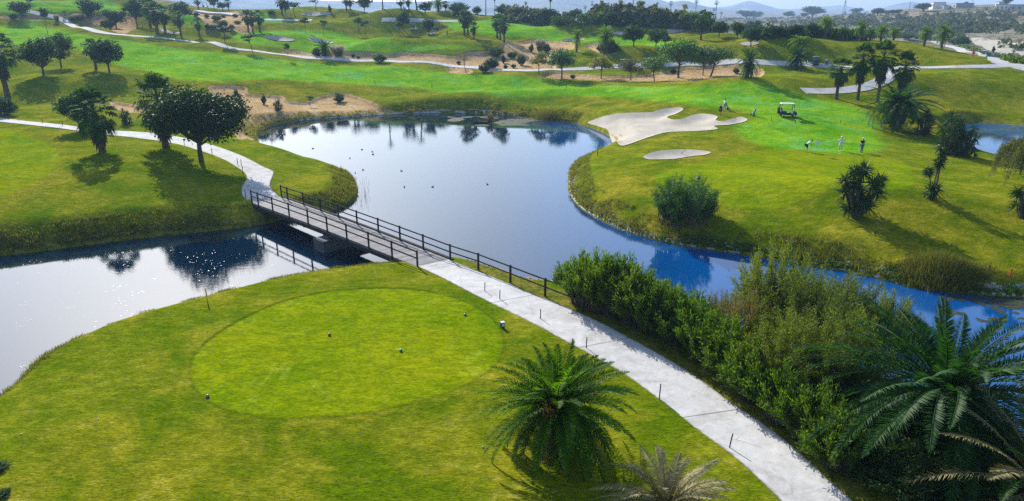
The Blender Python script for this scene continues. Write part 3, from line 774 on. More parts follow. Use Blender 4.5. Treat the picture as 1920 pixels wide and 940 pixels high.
L_DATE_D = leaf_mat('date_palm_leaf_deep', (0.010, 0.046, 0.012), (0.036, 0.115, 0.016), 0.5, 0.38, 0.15)
L_DRY = leaf_mat('dry_frond', (0.36, 0.27, 0.11), (0.60, 0.50, 0.27), 0.6, 0.25, 0.3, (1.1, 1.0, 0.8))
L_HALFDRY = leaf_mat('fading_frond', (0.13, 0.13, 0.045), (0.34, 0.29, 0.13), 0.5, 0.25, 0.4, (1.2, 1.1, 0.7))
L_YUCCA = leaf_mat('yucca_leaf', (0.012, 0.045, 0.012), (0.040, 0.095, 0.020), 0.5, 0.18, 0.15)
L_OLEANDER = leaf_mat('oleander_leaf', (0.016, 0.056, 0.006), (0.125, 0.205, 0.014), 0.45, 0.42, 0.3)
L_TAMARISK = leaf_mat('tamarisk_leaf', (0.045, 0.085, 0.006), (0.150, 0.195, 0.014), 0.6, 0.35)
L_TAMARISK_B = leaf_mat('tamarisk_leaf_brown', (0.075, 0.078, 0.024), (0.17, 0.155, 0.045), 0.6, 0.35)
L_WILLOW = leaf_mat('willow_leaf', (0.075, 0.090, 0.016), (0.15, 0.155, 0.03), 0.6, 0.4)
L_FEATHER = leaf_mat('feathery_leaf', (0.020, 0.075, 0.018), (0.055, 0.135, 0.030), 0.5, 0.3)
L_PAMPAS = leaf_mat('pampas_plume', (0.30, 0.25, 0.18), (0.52, 0.46, 0.36), 0.9, 0.4, 0.1, (1, 1, 1))
L_GRASSY = leaf_mat('long_grass', (0.07, 0.105, 0.014), (0.23, 0.20, 0.045), 0.7, 0.35, 0.2)
L_SEDGE = leaf_mat('fresh_sedge', (0.03, 0.10, 0.008), (0.09, 0.20, 0.015), 0.6, 0.35, 0.2)
L_REED = leaf_mat('reed_stem', (0.05, 0.05, 0.03), (0.11, 0.10, 0.055), 0.7, 0.1, 0.2)
L_FRUIT = leaf_mat('date_fruit', (0.42, 0.17, 0.03), (0.62, 0.30, 0.06), 0.5, 0.1, 0.4)
L_SCRUB = leaf_mat('scrub_leaf', (0.040, 0.062, 0.028), (0.115, 0.125, 0.060), 0.7, 0.2, 0.2)
B_PALM = bark_mat('palm_trunk', (0.055, 0.042, 0.030), (0.17, 0.135, 0.10), 2.5, 5)
B_TREE = bark_mat('tree_bark', (0.045, 0.036, 0.028), (0.15, 0.125, 0.10), 3, 0.8)
B_GREY = bark_mat('grey_twig', (0.11, 0.10, 0.085), (0.24, 0.22, 0.19), 3, 0.8)
B_SKIRT = leaf_mat('dead_leaf_skirt', (0.060, 0.050, 0.030), (0.17, 0.14, 0.09), 0.9, 0.15, 0.1, (1, 1, 1))

# ------------------------------------------------------------------ plant geometry
def unit(v): return v / (np.linalg.norm(v, axis=-1, keepdims=True) + 1e-9)
def kites(B, T, S, w, tpos=0.4):
    """kite shaped leaf quads: base points B, tips T, side vectors S, half width w -> verts, quads"""
    B, T, S = map(np.asarray, (B, T, S)); w = np.broadcast_to(np.asarray(w, float), (len(B),))[:, None]
    M = B + (T - B) * tpos
    V = np.stack([B, M - S * w, T, M + S * w], 1).reshape(-1, 3)
    return V, np.arange(len(V)).reshape(-1, 4)
def rand_dirs(n, g):
    v = g.normal(size=(n, 3)); return unit(v)

def add_frond(leaf, stem, o, az, el, L, droop, npair, ll, lw, g, twist=0.0, vee=0.35, srad=0.03):
    """pinnate frond: arching midrib with two rows of narrow leaflets"""
    K = 12; s = np.linspace(0, 1, K); e = el - droop * s ** 1.35
    dx = np.cos(e); dz = np.sin(e); bend = twist * s
    d = np.stack([dx * np.cos(az + bend), dx * np.sin(az + bend), dz], 1)
    P = np.array(o) + np.concatenate([[[0, 0, 0]], np.cumsum((d[:-1] + d[1:]) / 2 * L / (K - 1), axis=0)])
    stem.tube(P, np.linspace(srad, srad * 0.25, K), 4, cap=False)
    t = np.linspace(0.10, 0.995, npair); idx = t * (K - 1); i = np.minimum(idx.astype(int), K - 2); f = (idx - i)[:, None]
    Q = P[i] * (1 - f) + P[i + 1] * f; tg = unit(d[i] * (1 - f) + d[i + 1] * f)
    side = unit(np.cross(tg, [0, 0, 1.0])); up = np.cross(side, tg)
    prof = (np.sin(np.pi * np.clip(t * 0.9 + 0.12, 0, 1)) ** 0.6 * 0.85 + 0.15)
    for sg in (-1, 1):
        jit = g.normal(0, 0.12, (npair, 3))
        out = unit(sg * side * 0.85 + tg * (0.45 + 0.5 * t[:, None]) + up * vee + jit)
        ln = (ll * prof * g.uniform(0.85, 1.1, npair))[:, None]
        mid = Q + out * ln * 0.5; tip = Q + out * ln - np.array([0, 0, 1.0]) * ln * 0.16
        wv = unit(np.cross(out, tg) * 0.5 + tg)
        V, F = kites(Q, tip, wv, lw, 0.35); leaf.add(V, F)
def date_palm(name, trunk_h, trunk_r, fronds, L, npair, ll, lw, seed, lmat, dry=0.12, el0=1.35, el1=-0.75, fruit=False, droop=1.25, dry_mat=None, dr_elev=0.0):
    g = np.random.default_rng(seed)
    root = empty(name, (0, 0, 0))
    tr = MB(); n = 14
    zz = np.linspace(-0.3, trunk_h, n); rr = trunk_r * (1 + 0.18 * (np.arange(n) % 2)) * np.linspace(1.25, 1.0, n)
    tr.tube(np.column_stack([0.05 * np.sin(zz), 0 * zz, zz]), rr, 10)
    # leaf-base boots round the top
    for k in range(60):
        a = k * 2.4; z = trunk_h * (0.35 + 0.65 * k / 60)
        o = np.array([math.cos(a) * trunk_r * 1.0, math.sin(a) * trunk_r * 1.0, z])
        tr.beam(o, o + np.array([math.cos(a) * .12, math.sin(a) * .12, 0.2]), 0.10, 0.05)
    tr.build('trunk', B_PALM, root)
    gl, gs, dl, ds = MB(), MB(), MB(), MB()
    for k in range(fronds):
        u = (k + 0.5) / fronds; az = k * 2.39996 + g.normal(0, 0.15)
        el = el0 + (el1 - el0) * u ** 0.85 + g.normal(0, 0.12)
        o = (math.cos(az) * trunk_r * 0.6, math.sin(az) * trunk_r * 0.6, trunk_h + 0.25 * (1 - u))
        ln = L * (0.62 + 0.42 * min(1, u * 3)) * g.uniform(0.78, 1.12)
        isdry = u > 1 - dry or (dr_elev and g.random() < dr_elev)
        add_frond(dl if isdry else gl, ds if isdry else gs, o, az, el, ln, droop * (0.55 + 0.6 * u) * g.uniform(0.7, 1.35), npair, ll, lw, g, g.normal(0, 0.2), 0.4 if not isdry else 0.1, 0.018 + 0.004 * L)
    gl.V += gs.V; gl.F += [f + gl.n for f in gs.F]; gl.n += gs.n
    gl.build('crown', lmat, root)
    if dl.n:
        dl.V += ds.V; dl.F += [f + dl.n for f in ds.F]; dl.n += ds.n
        tag(dl.build('dead_fronds', dry_mat or L_HALFDRY, root))
    if fruit:
        for a in (-2.4, -0.55):
            fr = MB(); c = np.array([math.cos(a) * 0.75, math.sin(a) * 0.75, trunk_h + 0.12])
            q = c + g.normal(size=(420, 3)) * [0.15, 0.15, 0.24]
            dv = rand_dirs(420, g); V, F = kites(q, q + [0, 0, -0.10] + dv * 0.05, unit(np.cross(dv, [0, 0, 1])), 0.022, 0.5); fr.add(V, F)
            fr.tube([(math.cos(a) * .2, math.sin(a) * .2, trunk_h + .1), (c[0], c[1], c[2] + .25), tuple(c)], 0.02, 5)
            fr.build('fruit_cluster', L_FRUIT, root)
    return root

def add_fan(leaf, o, az, el, pet, r, nb, g, hang=0.0):
    d = np.array([math.cos(az) * math.cos(el), math.sin(az) * math.cos(el), math.sin(el)])
    h = np.array(o) + d * pet; h[2] -= pet * 0.05
    leaf.tube([o, (np.array(o) + h) / 2 + [0, 0, pet * 0.05], h], [0.03, 0.022, 0.018], 3, cap=False)
    ax = unit(d - np.array([0, 0, 0.2 + hang])); sd = unit(np.cross(ax, [0, 0, 1.0])); nrm = np.cross(sd, ax)
    th = np.linspace(-1.75, 1.75, nb) + g.normal(0, 0.05, nb)
    dd = np.cos(th)[:, None] * ax + np.sin(th)[:, None] * sd + nrm * 0.16 * (1 - np.cos(th))[:, None] * 0.8
    dd = unit(dd); ln = (r * (0.78 + 0.22 * np.cos(th)) * g.uniform(0.88, 1.08, nb))[:, None]
    mid = h + dd * ln * 0.62; tip = h + dd * ln + np.array([0, 0, -1.0]) * ln * g.uniform(0.22, 0.42, (nb, 1))
    w = (r * 3.5 / nb * 0.36); s = unit(np.cross(dd, nrm))
    V = np.stack([np.repeat(h[None], nb, 0), mid - s * w, tip, mid + s * w], 1).reshape(-1, 3)
    leaf.add(V, np.arange(len(V)).reshape(-1, 4))
def fan_palm(name, H, cr, nleaf, nb, seed, trunk_r=0.22, skirt=1.2, trunk_seg=18):
    g = np.random.default_rng(seed); root = empty(name, (0, 0, 0)); th = H - cr * 1.0
    tr = MB(); n = trunk_seg; zz = np.linspace(-0.3, th, n); lean = g.normal(0, 0.02)
    rr = trunk_r * np.interp(zz, [-.3, 0.5, th * .6, th], [1.6, 1.15, 0.9, 1.05]) * (1 + 0.06 * (np.arange(n) % 2))
    tr.tube(np.column_stack([lean * zz + 0.06 * np.sin(zz * .7), 0.05 * np.cos(zz * .6), zz]), rr, 9)
    tr.build('trunk', B_PALM, root)
    cx = lean * th; lf = MB(); sk = MB()
    for k in range(nleaf):
        u = (k + 0.5) / nleaf; az = k * 2.39996 + g.normal(0, 0.2); el = 1.45 - 2.45 * u + g.normal(0, 0.12)
        add_fan(lf, (cx, 0, th + 0.3 * (1 - u)), az, el, cr * (0.55 + 0.16 * g.random()), cr * g.uniform(0.40, 0.5), nb, g)
    for k in range(int(nleaf * 0.8)):
        az = k * 2.39996; z = th - 0.1 - skirt * (k / (nleaf * 0.8))
        add_fan(sk, (cx * z / th, 0, z), az, -0.95 - 0.35 * g.random(), cr * 0.2, cr * g.uniform(0.32, 0.45), max(6, nb // 2), g, 1.0)
    lf.build('crown', L_FAN, root); sk.build('dead_leaf_skirt', B_SKIRT, root)
    return root

def leaf_cloud(mb, centres, radii, n, size, g, flat=0.0, shell=0.7, clump=10, csize=0.13, noisek=0.35, elong=1.0, up=0.3):
    """leaves gathered in clumps on and inside a set of lobes"""
    centres = np.asarray(centres, float); radii = np.asarray(radii, float)
    if radii.ndim == 1: radii = np.repeat(radii[:, None], 3, 1)
    vol = radii.prod(1) ** (2 / 3); nc = max(8, n // clump)
    pick = g.choice(len(centres), nc, p=vol / vol.sum())
    d = rand_dirs(nc, g); rr = np.where(g.random(nc) < shell, g.uniform(0.82, 1.04, nc), g.uniform(0.2, 0.85, nc) )
    d[:, 2] = np.where(d[:, 2] < -0.35, d[:, 2] * 0.5, d[:, 2])
    q = centres[pick] + d * radii[pick] * rr[:, None]
    cn = unit(d + g.normal(0, 0.5, (nc, 3)) + [0, 0, up])
    rep = np.repeat(np.arange(nc), clump)
    sc = radii[pick].mean(1)[rep][:, None] * csize
    p = q[rep] + g.normal(size=(len(rep), 3)) * sc
    nr = unit(cn[rep] + g.normal(0, 0.55, (len(rep), 3)))
    a = unit(np.cross(nr, rand_dirs(len(rep), g))); b = np.cross(nr, a)
    s = size * g.uniform(0.7, 1.3, len(rep))[:, None]
    V, F = kites(p - a * s * elong * .5, p + a * s * elong * .5, b, s[:, 0] * 0.42, 0.45); mb.add(V, F)

def limb(mb, a, b, r0, r1, g, wob=0.12, n=6):
    a, b = np.array(a, float), np.array(b, float); t = np.linspace(0, 1, n)[:, None]
    L = np.linalg.norm(b - a); P = a + (b - a) * t + np.sin(t * math.pi) * g.normal(0, wob * L, 3) * [1, 1, .3]
    mb.tube(P, np.linspace(r0, r1, n), 6, cap=False); return P
def broad_tree(name, H, W, seed, lmat, nleaf, lsize, trunk_h=0.3, trunk_r=0.16, lobes=9, bark=None, flat=0.75, lean=0.0, shell=0.7, csize=0.13, gaps=1.0):
    """tree with a tapered trunk, limbs and a lobed crown"""
    g = np.random.default_rng(seed); root = empty(name, (0, 0, 0))
    th = H * trunk_h; ch = H - th; cw = W / 2; tr = MB()
    P = limb(tr, (0, 0, -0.2), (lean, 0, th * 1.15), trunk_r * 1.15, trunk_r * 0.8, g, 0.03); top = P[-1]
    cs, rs = [], []
    for k in range(lobes):
        a = k * 2.39996 + g.normal(0, .3); u = (k + .5) / lobes
        zf = g.uniform(0.25, 0.8) if k else 0.66
        rad = cw * (0.62 * math.sqrt(u)) * (1.05 - 0.45 * abs(zf - 0.4))
        lr = cw * g.uniform(0.36, 0.5)
        c = np.array([lean + math.cos(a) * rad, math.sin(a) * rad, th + ch * zf])
        cs.append(c); rs.append([lr, lr, min(lr * flat, ch * 0.3) * g.uniform(.85, 1.15)])
    for c, r in zip(cs, rs):
        Q = limb(tr, top - [0, 0, g.uniform(0, .25) * th], c, trunk_r * 0.55, trunk_r * 0.15, g)
        for _ in range(3):
            d = rand_dirs(1, g)[0] * r; d[2] = abs(d[2]); limb(tr, Q[3], c + d * 0.8, trunk_r * 0.22, trunk_r * 0.06, g)
    tr.build('trunk', bark or B_TREE, root)
    lf = MB(); leaf_cloud(lf, cs, rs, nleaf, lsize, g, shell=shell, csize=csize)
    lf.build('crown', lmat, root); return root

def stem_bush(name, H, W, seed, lmat, nst, nl, ll, lw, spread=0.9, droop=0.3, bark=None, parts=True, offs=0.09, base=.16, hmin=.6):
    """bush of arching stems carrying leaves along their length"""
    g = np.random.default_rng(seed); lf, st = MB(), MB()
    for k in range(nst):
        az = g.uniform(0, 2 * math.pi); r0 = W * base * math.sqrt(g.random()); r1 = W * 0.5 * math.sqrt(g.random()) 
        a = np.array([math.cos(az) * r0, math.sin(az) * r0, -0.1]); hh = H * (1 - 0.45 * (r1 / (W * .5)) ** 2) * g.uniform(hmin, 1.02)
        az2 = az + g.normal(0, .35); b = np.array([math.cos(az2) * r1, math.sin(az2) * r1, hh])
        c = (a + b) / 2 + np.array([-(b - a)[0] * .12, -(b - a)[1] * .12, H * 0.10])
        t = np.linspace(0, 1, 9)[:, None]; P = a * (1 - t) ** 2 + 2 * c * t * (1 - t) + b * t ** 2
        st.tube(P, np.linspace(0.022, 0.005, 9) * (H / 3), 4, cap=False)
        tl = g.uniform(0.22, 1.0, nl) ** 0.75; i = np.minimum((tl * 8).astype(int), 7); f = (tl * 8 - i)[:, None]
        Q = P[i] * (1 - f) + P[i + 1] * f; tg = unit(P[i + 1] - P[i])
        Q = Q + rand_dirs(nl, g) * (0.03 + offs * W * g.random((nl, 1)) * tl[:, None])
        d = unit(tg * 0.7 + rand_dirs(nl, g) * spread + [0, 0, 0.25 - droop])
        s = unit(np.cross(d, rand_dirs(nl, g))); ln = (ll * g.uniform(0.7, 1.2, nl))[:, None]
        V, F = kites(Q, Q + d * ln, s, lw, 0.45); lf.add(V, F)
    if parts:
        root = empty(name, (0, 0, 0)); st.build('stems', bark or B_TREE, root); lf.build('foliage', lmat, root); return root
    lf.V += st.V; lf.F += [f + lf.n for f in st.F]; lf.n += st.n
    return lf.build(name, lmat)

def yucca(name, heads, seed, nl=110, parts=True, mat=None, tw=.10):
    """sword-leaved heads on stout stems; heads = [(x, y, z, radius)]"""
    g = np.random.default_rng(seed); root = empty(name, (0, 0, 0)); tr = MB()
    for (x, y, z, r) in heads: limb(tr, (x * 0.15, y * 0.15, -0.15), (x, y, z), tw, tw * .6, g, 0.03)
    tr.build('trunk', B_PALM, root)
    for (x, y, z, r) in heads:
        lf = MB(); d = rand_dirs(nl, g); d[:, 2] = d[:, 2] * 0.95 + 0.12; d = unit(d)
        B = np.array([x, y, z]) + d * 0.05 + np.column_stack([np.zeros(nl), np.zeros(nl), g.uniform(-.35, .2, nl) * r])
        ln = (r * g.uniform(0.75, 1.1, nl))[:, None]; T = B + d * ln; T[:, 2] -= (ln[:, 0] * 0.22 * (1 - d[:, 2]))
        V, F = kites(B, T, unit(np.cross(d, rand_dirs(nl, g))), 0.03 * max(1, r / .7), 0.3); lf.add(V, F)
        lf.build('leaf_head', mat or L_YUCCA, root)
    return root
def grass_clump(name, H, W, n, seed, mat, w=0.02, plume=None):
    g = np.random.default_rng(seed); b = MB()
    a = g.uniform(0, 2 * math.pi, n); r = np.sqrt(g.random(n)) * W * 0.22
    B = np.column_stack([np.cos(a) * r, np.sin(a) * r, np.full(n, -0.05)])
    a2 = a + g.normal(0, .3, n); r2 = r + g.uniform(0.05, 0.32, n) * W; hh = H * g.uniform(0.5, 1, n) * (1 - (r2 / W) ** 2 * .8)
    T = np.column_stack([np.cos(a2) * r2, np.sin(a2) * r2, hh]); s = unit(np.cross(T - B, rand_dirs(n, g)))
    V, F = kites(B, T, s, w, 0.35); b.add(V, F)
    if plume is None: return b.build(name, mat)
    root = empty(name, (0, 0, 0)); b.build('leaves', mat, root); p = MB(); m = int(n * 0.45)
    c = T[:m].copy(); c[:, 2] = H * (0.65 + .4 * g.random(m)); c = np.repeat(c, 5, 0) + g.normal(0, .09 * H, (m * 5, 3)) * [1, 1, 1.2]
    V, F = kites(c, c + [0, 0, .16 * H], rand_dirs(len(c), g), .035 * H, .5); p.add(V, F); p.build('plumes', plume, root); return root
def bare_tree(name, H, W, seed):
    g = np.random.default_rng(seed); root = empty(name, (0, 0, 0)); tr = MB()
    def grow(p, d, L, r, depth):
        q = p + unit(d) * L; limb(tr, p, q, r, r * .65, g, 0.05, 4)
        if depth == 0: return
        for _ in range(3): grow(q, unit(d) * 1.0 + g.normal(0, .55, 3) + [0, 0, .12], L * g.uniform(.6, .8), r * .6, depth - 1)
    grow(np.array([0, 0, -.1]), np.array([.25, 0, 1.0]), H * .36, .1, 4); tr.build('trunk', B_GREY, root)
    lf = MB(); leaf_cloud(lf, [(W * .1, 0, H * .72)], [[W * .45, W * .45, H * .25]], 900, 0.16, g, shell=.5, csize=.2)
    lf.build('crown', leaf_mat('sparse_brown_leaf', (.16, .12, .07), (.28, .22, .14), .8, .3, .1, (1, 1, 1)), root); return root

# ------------------------------------------------------------------ placing
def bounds(o):
    vs = []
    def rec(x):
        if x.type == 'MESH':
            n = len(x.data.vertices); a = np.empty(n * 3, np.float32); x.data.vertices.foreach_get('co', a); vs.append(a.reshape(-1, 3))
        for c in x.children: rec(c)
    rec(o); a = np.concatenate(vs)
    lo, hi = np.percentile(a, 1, axis=0), np.percentile(a, 99, axis=0); top = np.percentile(a[:, 2], 99.7)
    return max(hi[0] - lo[0], hi[1] - lo[1]), top
PROTO = {}
class Proto:
    def __init__(s, fn): s.fn, s.obj, s.used = fn, None, False
    def get(s):
        if s.obj is None: s.obj = s.fn(); s.wh = bounds(s.obj)
        if not s.used: s.used = True; return s.obj
        return copy_tree(s.obj)
def proto(key, *fns): PROTO[key] = [Proto(f) for f in fns]
_cnt = {}
prnd = random.Random(5)
def plant(kind, bx, by, ty, w, label, cat, group=None, rot=None, dz=0.0, var=None, hmul=1.0, wabs=None, habs=None):
    ps = PROTO[kind]; i = _cnt.get(kind, 0); _cnt[kind] = i + 1
    P = ps[(var if var is not None else i) % len(ps)]
    o = P.get(); pw, ph = P.wh
    p = hit(bx, by); h = habs or max(0.3, px_height(p, ty)); ww = wabs or w * px_scale(p)
    o.location = (p[0], p[1], p[2] - 0.03 + dz); o.scale = (ww / pw, ww / pw, h / ph * hmul)
    o.rotation_euler = (0, 0, prnd.uniform(0, 6.28) if rot is None else rot)
    o['label'] = label; o['category'] = cat
    if group: o['group'] = group
    elif 'group' in o: del o['group']
    return o
# ------------------------------------------------------------------ prototypes
proto('round', lambda: broad_tree('broadleaf_tree', 6, 6, 11, L_ROUND, 5200, .27, .2, .15, 12, flat=.95),
               lambda: broad_tree('broadleaf_tree', 6, 6, 12, L_ROUND, 5200, .27, .2, .16, 13, flat=.95),
               lambda: broad_tree('broadleaf_tree', 6, 6, 13, L_ROUND, 5200, .27, .24, .14, 11, flat=.95))
proto('sapling', lambda: broad_tree('young_tree', 5, 2.6, 21, L_ROUND, 1200, .2, .55, .05, 6, csize=.16),
                 lambda: broad_tree('young_tree', 5, 2.6, 22, L_ROUND, 1200, .2, .5, .05, 6, lean=.25, csize=.16))
proto('acacia', lambda: broad_tree('acacia_tree', 5.5, 6.5, 31, L_ACACIA, 4200, .22, .34, .12, 12, flat=.5, shell=.55, csize=.2),
                lambda: broad_tree('acacia_tree', 5.5, 6.5, 32, L_ACACIA, 4200, .22, .36, .12, 13, flat=.5, shell=.55, csize=.2, lean=.5))
proto('olive', lambda: broad_tree('olive_tree', 5, 5.5, 35, L_OLIVE, 3000, .2, .34, .1, 11, flat=.5, shell=.4, csize=.24))
proto('yellow', lambda: broad_tree('yellow_leaved_tree', 5, 4.6, 37, L_YELLOW, 2600, .22, .36, .1, 8, csize=.18))
proto('bush', lambda: stem_bush('shrub', 2.5, 3, 41, L_ROUND, 60, 60, .26, .06, parts=False),
              lambda: stem_bush('shrub', 2.5, 3, 42, L_ROUND, 60, 60, .26, .06, parts=False))
proto('greenbush', lambda: stem_bush('green_shrub', 2.2, 2.4, 43, L_OLEANDER, 50, 60, .24, .045, parts=False))
proto('scrub', lambda: stem_bush('scrub_bush', 2.5, 4, 44, L_SCRUB, 40, 50, .34, .09, parts=False),
               lambda: stem_bush('scrub_bush', 2.5, 4, 45, L_SCRUB, 40, 50, .34, .09, parts=False))
proto('pampas', lambda: grass_clump('pampas_grass', 2.2, 2.6, 900, 46, L_GRASSY, .03, L_PAMPAS))
proto('fanfar', lambda: fan_palm('fan_palm', 7.5, 2.3, 34, 10, 51, .24, 1.9, 8), lambda: fan_palm('fan_palm', 7.5, 2.3, 34, 10, 52, .22, 2.2, 8))
proto('fan', lambda: fan_palm('fan_palm', 8.5, 2.6, 50, 16, 53, .27, 2.3, 22), lambda: fan_palm('fan_palm', 8.5, 2.6, 50, 16, 54, .25, 2.0, 22))
proto('fanshort', lambda: fan_palm('fan_palm', 6.6, 2.7, 58, 18, 154, .3, 1.9, 18))
proto('fantall', lambda: fan_palm('tall_fan_palm', 12, 1.5, 20, 8, 55, .18, 1.0, 8), lambda: fan_palm('tall_fan_palm', 12, 1.3, 18, 8, 56, .16, .8, 8))
proto('datefar', lambda: date_palm('date_palm', 3.0, .3, 54, 3.0, 30, .55, .05, 57, L_DATE, .08, droop=1.3),
                 lambda: date_palm('date_palm', 3.4, .3, 50, 2.8, 30, .55, .05, 58, L_DATE, .12, droop=1.1))
proto('datelow', lambda: date_palm('date_palm', 1.4, .35, 60, 2.6, 28, .55, .05, 59, L_DATE_D, .05, droop=1.0, el1=-.9))
proto('cypress', lambda: stem_bush('conical_shrub', 3.4, 1.1, 60, L_ROUND, 40, 50, .2, .05, parts=False))
proto('yuccabush', lambda: yucca('yucca', [(.1,0,.45,.7),(.7,.3,.5,.65),(-.7,.1,.6,.65),(.1,-.6,.7,.65),(.6,.5,1.2,.65),(-.6,.4,1.3,.65),(.1,-.5,1.5,.65),(.7,-.3,1.7,.6),(-.5,-.4,1.9,.6),(0,.3,1.9,.65),(.35,.2,2.4,.6),(-.3,0,2.6,.6)], 61, 70))
proto('bare', lambda: bare_tree('bare_tree', 6, 6, 63))
proto('pole', lambda: None)

TC = 'trees on the left slopes'
